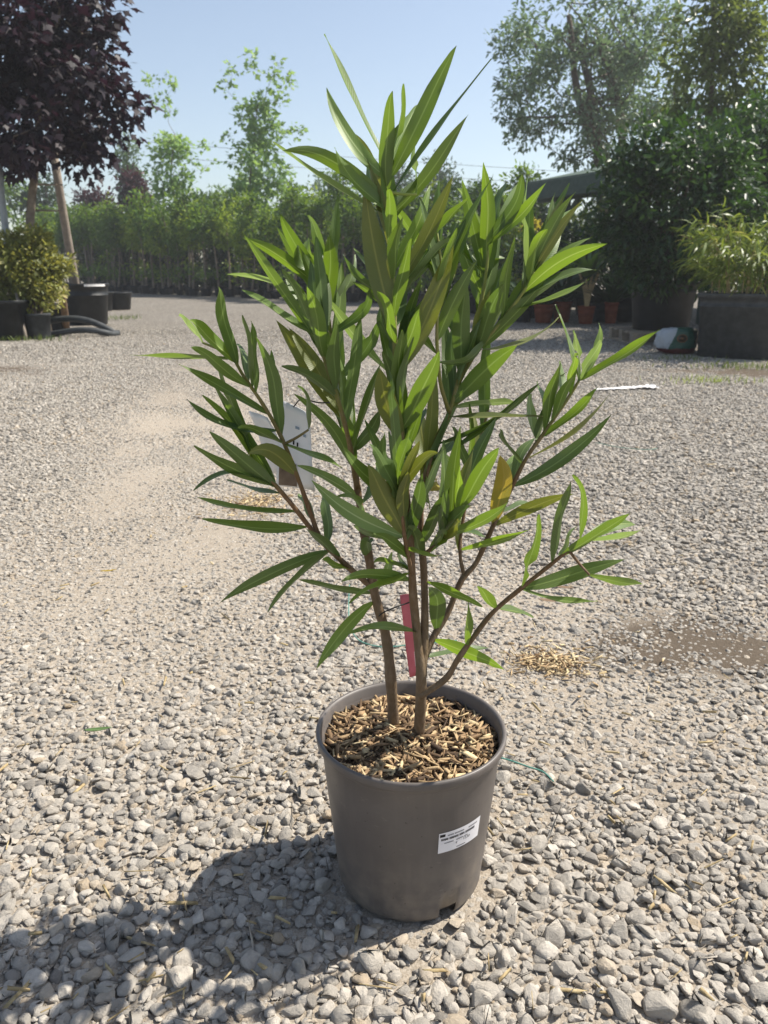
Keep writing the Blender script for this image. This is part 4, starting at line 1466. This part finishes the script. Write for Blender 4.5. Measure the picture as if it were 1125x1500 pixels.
# ---- right: shelter
E0, E1 = W(772, 271, 18.5), W(902, 254, 16.0)
EZ = float((E0[2] + E1[2]) / 2)
ed = unit((E1 - E0) * np.array((1, 1, 0))); rt = np.array((-ed[1], ed[0], 0.0))
if rt[0] < 0: rt = -rt
E0[2] = E1[2] = EZ
E1 = E0 + ed * 7.5
M_SHED = mat_plain('dark_green_timber', lin('#33423c'), lin('#42524a'), 12, 0.7, 0.3, 0.3)
M_FELT = mat_plain('green_roofing_felt', lin('#4c5a52'), lin('#5d6a61'), 8, 0.9, 0.2, 0.5, 0.01)
SH = thing('shelter', E0 + ed * 3 + rt * 1.5 - np.array((0, 0, EZ)), 'open dark green timber shelter with felt roof behind the potted palms', 'shelter')
rise = np.array((0, 0, .75)); dep = rt * 3.6
rf = MB()
up = np.array((0, 0, .07))
q4 = [E0, E1, E1 + dep + rise, E0 + dep + rise]
rf.add(q4 + [p + up for p in q4], [(0, 3, 2, 1), (4, 5, 6, 7), (0, 1, 5, 4), (1, 2, 6, 5), (2, 3, 7, 6), (3, 0, 4, 7)])
q4 = [E0 + dep * 2, E1 + dep * 2, E1 + dep * 1.001 + rise, E0 + dep * 1.001 + rise]
rf.add(q4 + [p + up for p in q4], [(0, 1, 2, 3), (4, 7, 6, 5), (0, 4, 5, 1), (1, 5, 6, 2), (2, 6, 7, 3), (3, 7, 4, 0)])
rf.build('roof', M_FELT, SH, smooth=False)
def beam(p0, p1, w_, h_, name, mat, parent):
    p0, p1 = np.array(p0), np.array(p1)
    a = unit(p1 - p0); s_ = unit(np.cross(a, (0, 0, 1))) if abs(a[2]) < .95 else np.array((1.0, 0, 0)); u_ = np.cross(s_, a)
    V = [p + s_ * sx_ * w_ / 2 + u_ * sz_ * h_ / 2 for p in (p0, p1) for sx_ in (-1, 1) for sz_ in (-1, 1)]
    return mesh(name, V, [(0, 1, 3, 2), (4, 6, 7, 5), (0, 4, 5, 1), (2, 3, 7, 6), (0, 2, 6, 4), (1, 5, 7, 3)], mat, parent, smooth=False)
fz = np.array((0, 0, -.14))
beam(E0 + fz - rt * .02, E1 + fz - rt * .02, .05, .32, 'fascia', M_SHED, SH)
beam(E0 + fz * 1.6 + rt * .35, E1 + fz * 1.6 + rt * .35, .12, .22, 'beam', M_SHED, SH)
beam(E0 + fz * .5 - ed * .03, E0 + dep + rise - fz * .2 - ed * .03, .05, .20, 'bargeboard', M_SHED, SH)
for s_ in (.9, 2.6, 4.9, 7.2):
    for side in (.35, 6.6):
        p_ = E0 + ed * s_ + rt * side
        t_ = p_.copy(); t_[2] = EZ - .2; p_[2] = 0
        beam(p_, t_, .19, .19, 'post', M_SHED, SH)
        if side < 1:
            a = t_.copy(); a[2] -= .55
            beam(a, t_ + ed * .55 - np.array((0, 0, .02)), .09, .09, 'brace', M_SHED, SH)

# potted plants in front of and under the shelter
def fronds(root, base, n, length, mat, seed, up_=.9, wid=1.0, spread=1.0):
    r = np.random.default_rng(seed)
    mbV, F_, vv, off = [], [], [], 0
    for i in range(n):
        a = r.uniform(0, 6.283); el = R(r.uniform(35, 82)) * up_
        L = length * r.uniform(.65, 1.1)
        d_ = np.array((math.cos(a) * math.cos(el), math.sin(a) * math.cos(el), math.sin(el)))
        hz_ = np.array((math.cos(a), math.sin(a), 0))
        s_ = np.array((-math.sin(a), math.cos(a), 0))
        w0 = .035 * wid * r.uniform(.7, 1.3)
        ns = 7
        for k in range(ns + 1):
            t_ = k / ns
            c0 = base + d_ * L * t_ + hz_ * spread * L * .35 * t_ ** 2.2 - np.array((0, 0, 1)) * L * .38 * t_ ** 2.6
            ww = w0 * (1 - t_ ** 2.2) * min(1, .35 + t_ * 3)
            mbV += [c0 + s_ * ww, c0 - np.array((0, 0, .35 * ww)), c0 - s_ * ww]
            vv += [r.uniform()] * 3 if k == 0 else [vv[-1]] * 3
        for k in range(ns):
            o_ = off + k * 3
            F_ += [(o_, o_ + 1, o_ + 4, o_ + 3), (o_ + 1, o_ + 2, o_ + 5, o_ + 4)]
        off += 3 * (ns + 1)
    return mesh('fronds', mbV, F_, mat, root, var=vv)

row_items = [(770, 14.9, .17, .34, M_BLACKPOT, 'dark', 'strappy dark plant in black pot at the left end of the shelter row'),
             (800, 14.7, .18, .32, M_TERRA, 'dark', 'strappy plant in wide terracotta pot left of the palm with pale stems'),
             (827, 14.8, .17, .36, M_TERRA, 'dark', 'dark palm in tall terracotta pot next to the pale stemmed palm'),
             (863, 14.4, .15, .30, M_TERRA, 'hedge', 'palm with pale splayed stems in a round terracotta pot'),
             (884, 15.0, .17, .33, M_GREYPOT, 'dark', 'leafy plant in grey pot between two terracotta pots'),
             (900, 14.5, .12, .36, M_TERRA, 'dark', 'narrow terracotta pot with dark plant beside the pallet'),
             (922, 14.9, .22, .42, M_BLACKPOT, 'gloss', 'dark plant in black pot behind the palletted tub')]
for i, (px0, d_, r0, h0, mt, ml, lab) in enumerate(row_items):
    b_ = G(px0, d_)
    t_ = thing('potted_palm', b_, lab, 'potted plant', None)
    pot_parts(t_, b_, r0, h0, mt, .76)
    top_ = b_ + np.array((0, 0, h0 - .05))
    if i == 3:
        st = MB()
        for sx_ in (-.09, -.03, .04, .10):
            st.tube(smooth_path([top_, top_ + np.array((sx_ * .6, 0, .3)), top_ + np.array((sx_ * 1.8, .02, .62))], 4), np.linspace(.034, .022, 9), 7)
        st.build('stems', M_STRAW, t_)
        top_ = top_ + np.array((0, 0, .5))
    fronds(t_, top_, 34, (1.0, 1.1, 1.3, 1.2, .9, 1.1, 1.3)[i], M_F[ml], 300 + i, wid=(1.0, 1.3, 1.1, 1.4, 1.6, 1.0, 1.4)[i])
shr = [(700, 18.0, 2.0, 'hedge', 'bushy mid green shrub seen through the right hand oleander leaves'), (740, 18.4, 2.1, 'hedge2', 'yellow green shrub seen through the right hand oleander leaves'), (792, 19.5, 2.35, 'yellow', 'golden yellow shrub standing beyond the shelter posts'),
       (785, 16.2, 1.5, 'dark', 'dark shrub behind the strappy plant in black pot'), (822, 16.4, 1.6, 'dark', 'dark shrub behind the terracotta pots'), (862, 17.2, 2.2, 'hedge', 'green shrub under the shelter roof behind the palms'),
       (900, 16.6, 2.0, 'dark', 'dark shrub under the shelter close to the palletted tub'), (850, 21.0, 2.5, 'olive', 'olive green shrub lit beyond the shelter brace'), (940, 16.2, 2.0, 'dark', 'dark shrub deep under the shelter roof'), (985, 15.5, 2.2, 'dark', 'dark shrub under the shelter behind the glossy evergreen'),
       (655, 18.5, 1.9, 'dark', 'dark shrub seen through the middle oleander shoots'), (610, 19, 1.9, 'hedge', 'green shrub hidden behind the main oleander shoot')]
for i, (px0, d_, h0, ml, lab) in enumerate(shr):
    b_ = G(px0, d_)
    t_ = thing('nursery_shrub', b_, lab, 'shrub')
    r = np.random.default_rng(400 + i)
    pot_parts(t_, b_, .24, .38, M_BLACKPOT, .82, seg=18)
    cl_ = clumps_in(b_ + np.array((0, 0, .42 + (h0 - .42) / 2)), (.5, .45, (h0 - .42) / 2), 34, r, .1)
    make_plant(t_, b_ + np.array((0, 0, .3)), b_ + np.array((0, 0, h0 * .85)), cl_, .24, 1700, .10, OVAL, M_F[ml], M_TRUNKD, .025, 420 + i, stems=3, br_frac=.2)

# tub on a pallet with the glossy evergreen
M_PALLET = mat_plain('weathered_pallet_wood', lin('#7a7064'), lin('#988d7e'), 10, 0.85, 0.2, 0.4)
pc_ = G(972, 10.75)
PAL = thing('pallet', pc_, 'weathered wooden pallet under the big dark tub', 'pallet')
for k_ in range(5):
    MB().box(pc_ + np.array((0, -.48 + .24 * k_, .145)), (.98, .13, .022)).build('deck_board', M_PALLET, PAL, False)
for k_ in (-.42, 0, .42):
    for j_ in (-.48, 0, .48):
        MB().box(pc_ + np.array((k_, j_, .078)), (.13, .13, .11)).build('block', M_PALLET, PAL, False)
    MB().box(pc_ + np.array((k_, 0, .011)), (.12, 1.1, .022)).build('base_board', M_PALLET, PAL, False)
tb = pc_ + np.array((.03, 0, .156))
EV = thing('evergreen_shrub', tb, 'big dark glossy evergreen shrub in black tub standing on the pallet', 'shrub')
pot_parts(EV, tb, .41, .60, M_BLACKPOT, .86, ribs=(.8,))
r = np.random.default_rng(501)
cl_ = clumps_in(W(1003, 305, 10.75), (1.02, .9, 1.02), 150, r, .35)
cl_ = np.vstack([cl_, [W(890, 262, 10.6), W(885, 300, 10.6), W(905, 235, 10.6), W(925, 208, 10.7), W(960, 195, 10.7), W(1000, 188, 10.7), W(900, 350, 10.6), W(925, 400, 10.4), W(960, 412, 10.3), W(990, 405, 10.3)]])
make_plant(EV, tb + np.array((0, 0, .4)), W(985, 240, 10.75), cl_, .25, 15000, .088, OVAL, M_F['gloss'], M_TRUNKD, .035, 502, stems=5, br_frac=.15)
b_ = G(1135, 12.6)
E2 = thing('evergreen_shrub', b_, 'tall dark evergreen shrub in a black tub behind the bamboo planter', 'shrub')
pot_parts(E2, b_, .45, .62, M_BLACKPOT, .86)
r = np.random.default_rng(511)
cl_ = clumps_in(W(1128, 285, 12.6), (1.25, 1.0, 1.45), 120, r, .3)
make_plant(E2, b_ + np.array((0, 0, .4)), W(1128, 220, 12.6), cl_, .3, 12000, .10, OVAL, M_F['gloss'], M_TRUNKD, .04, 512, stems=4, br_frac=.15)

# bag of compost leaning on the planter
gb = ground(994, 521); gb[1] += .12; gb[2] = 0
BAG = thing('compost_bag', gb, 'slumped green and white plastic compost bag with red band beside the planter', 'bag')
def mat_bag():
    t = NT('printed_bag_plastic')
    sep = t.n('SeparateXYZ'); t.l(t.obj(), sep.inputs[0])
    wob = t.math('MULTIPLY_ADD', t.noise(t.obj(), 14, 3), .05, -.025)
    xx = t.math('ADD', sep.outputs[0], t.math('MULTIPLY_ADD', sep.outputs[2], -.35, wob))
    col = t.mix(t.math('GREATER_THAN', xx, -.135), lin('#9aa2aa'), lin('#174a3d'))
    col = t.mix(t.math('LESS_THAN', t.math('ADD', sep.outputs[2], wob), .075), col, lin('#4a181c'))
    t.principled(col, .3, .5, t.bump(t.noise(t.obj(), 22, 4), .7, .02))
    return t.m
V, Fc = [], []
nu_, nv_ = 22, 12
for j in range(nv_ + 1):
    for i in range(nu_):
        w_, ph = 2 * math.pi * i / nu_, math.pi * (j / nv_ - .5)
        ca, sa = math.cos(w_), math.sin(w_)
        e = .26
        x_ = math.copysign(abs(ca) ** .5, ca) * abs(math.cos(ph)) ** e
        y_ = math.copysign(abs(sa) ** .9, sa) * abs(math.cos(ph)) ** e
        z_ = math.copysign(abs(math.sin(ph)) ** .75, ph)
        bul = 1 + .06 * math.sin(5 * w_ + 3 * ph) + .05 * math.sin(9 * w_ - 4 * ph) + rng.normal(0, .03)
        V.append((gb[0] + .215 * x_ * bul, gb[1] + .11 * y_ * bul, .15 + .145 * z_ * (1 - .25 * max(0, -x_) ** 2) + (.012 * math.sin(7 * x_ + 3 * y_) if z_ > 0 else 0)))
for j in range(nv_):
    for i in range(nu_):
        Fc.append((j * nu_ + i, j * nu_ + (i + 1) % nu_, (j + 1) * nu_ + (i + 1) % nu_, (j + 1) * nu_ + i))
mesh('bag_body', V, Fc, mat_bag(), BAG)
M_ORANGE = mat_plain('orange_print', lin('#75502a'), lin('#66451f'), 30, .4, .5, .05)
M_DARKPR = mat_plain('dark_print', lin('#2c2417'), lin('#3a3020'), 30, .4, .5, .05)
for nm_, ra_, rb_, mt in (('printed_ring', .055, .045, M_ORANGE), ('printed_disc', .045, .0, M_DARKPR), ('printed_spot', .016, .0, M_ORANGE)):
    Vr, Fr = [], []
    for i in range(24):
        w_ = 2 * math.pi * i / 24
        for q in (ra_, rb_):
            x_, z_ = .02 + q * math.cos(w_) * 1.05, .185 + q * math.sin(w_) * .8
            Vr.append((gb[0] + x_, gb[1] - .121 + .35 * abs(z_ - .15) ** 2 * 3 + (0 if nm_ != 'printed_spot' else -.003), z_))
    Fr = [(2 * i, 2 * i + 1, 2 * ((i + 1) % 24) + 1, 2 * ((i + 1) % 24)) for i in range(24)]
    o = mesh(nm_, Vr, Fr, mt, BAG); o.modifiers.new('t', 'SOLIDIFY').thickness = .004

# bamboo in a square planter
gp = ground(1082, 527); gp += np.array((.18, .44, 0)); gp[2] = 0
BAM = thing('bamboo_planter', gp, 'yellow green bamboo spilling over a weathered grey square planter', 'potted plant')
pot_parts(BAM, gp, .45, .67, M_GREYPOT, .92, sq=9, seg=64, name='planter', ribs=(.80,), rot=R(-23))
r = np.random.default_rng(601)
cu = MB()
tops = []
for i in range(46):
    a = r.uniform(0, 6.28); rr_ = .36 * math.sqrt(r.uniform())
    b_ = gp + np.array((rr_ * math.cos(a), rr_ * math.sin(a), .6))
    lean = np.array((math.cos(a), math.sin(a), 0)) * r.uniform(.1, .55)
    h_ = r.uniform(.45, .95)
    P = smooth_path([b_, b_ + lean * .3 + np.array((0, 0, h_ * .6)), b_ + lean + np.array((0, 0, h_ * r.uniform(.7, 1.0)))], 5)
    cu.tube(P, np.linspace(.006, .002, len(P)), 5)
    tops.append(P[3:])
cu.build('canes', M_STRAW, BAM)
tops = np.vstack(tops)
P = tops[r.integers(0, len(tops), 2600)] + r.normal(0, .05, (2600, 3))
ctr = gp + np.array((0, 0, .8))
V, Fc, vv = leaf_cloud(P, unit(P - ctr) * np.array((1, 1, .3)), .17, STRAP, .45, .45, r.beta(2, 2, 2600), r)
mesh('crown', V, Fc, M_F['bamboo'], BAM, smooth=False, var=vv)

# big trees behind
single_tree('large_tree', 'large airy grey green tree with spreading limbs behind the shelter', 945, 25, (722, -40, 1015, 262), 150, .46, 13000, .15, OVAL, M_F['grey'], M_TRUNKD, .19, 701, ry=2.8, stems=3, br_frac=.25, top=.25, hollow=.3, squash=.7,
            extra=[(760, 40), (745, 60), (735, 120), (735, 165), (760, 180), (830, 220), (850, 235), (800, 195)])
single_tree('yellowing_tree', 'yellowish green tree rising above the glossy evergreen', 1050, 15, (968, -50, 1122, 280), 110, .30, 5200, .13, OVAL, M_F['olive'], M_TRUNKD, .07, 711, br_frac=.25, droop=.6, taper=.15,
            extra=[(1110, 60), (1112, 12), (1118, 90), (1000, 20), (985, 60)])

# power lines
M_CABLE = mat_plain('grey_cable', lin('#6f7478'), lin('#7c8184'), 5, .6, .3, 0)
for i, (p0, p1, lab) in enumerate((((150, 186), (905, 250), 'upper power line crossing the sky behind the oleander top'), ((150, 208), (905, 268), 'lower power line crossing the sky behind the oleander top'))):
    a, b = W(p0[0] - 500, p0[1] - 30, 62), W(p1[0] + 500, p1[1] + 30, 62)
    P = np.linspace(a, b, 24); P[:, 2] -= 1.2 * (1 - (np.linspace(-1, 1, 24)) ** 2) * .5
    V, Fc = tube(P, .016, 5)
    tag(mesh('power_line', V, Fc, M_CABLE), lab, 'cable')

# weeds
def weeds(px, py, rx, ry, n, size, label, ml='hedge2'):
    g = ground(px, py)
    r = np.random.default_rng(int(px + py))
    P = np.stack([g[0] + r.normal(0, .5, n) * rx, g[1] + r.normal(0, .5, n) * ry, np.zeros(n)], -1)
    P[:, 2] = gz(P[:, 0], P[:, 1]) + .008
    out = np.stack([r.normal(0, .5, n), r.normal(0, .5, n), np.full(n, 1.3)], -1)
    V, Fc, vv = leaf_cloud(P, out, size, STRAP, 0, .25, None, r)
    tag(mesh('weeds', V, Fc, M_F[ml], None, False, var=vv), label, 'weeds', None, 'stuff')
weeds(1050, 562, .4, .2, 130, .045, 'low green weeds growing in gravel before the bamboo planter')
weeds(1090, 540, .6, .3, 220, .06, 'thin grass at the foot of the square bamboo planter', 'olive')
weeds(990, 528, .5, .2, 150, .05, 'sparse grass at the foot of the compost bag', 'olive')
weeds(176, 468, .4, .6, 170, .07, 'patch of low weeds beside the large black tub', 'olive')
weeds(20, 500, .7, .12, 240, .07, 'thin grass along the dark square planter', 'olive')

# ------------------------------------------------------------------ hazy summer air
t = NT('hazy_air')
t.t.nodes.remove(t.out)
out = t.t.nodes.new('ShaderNodeOutputMaterial')
pv = t.n('VolumePrincipled')
pv.inputs['Color'].default_value = (0.93, 0.96, 1.0, 1)
pv.inputs['Density'].default_value = 0.0018
pv.inputs['Anisotropy'].default_value = 0.35
t.l(pv.outputs[0], out.inputs['Volume'])
HZ = MB().box((0, 26, 5.0), (80, 78, 13.0)).build('haze', t.m, None, False)
tag(HZ, 'thin pale summer haze filling the yard air', None, None, 'stuff')
scene.cycles.volume_bounces = 0
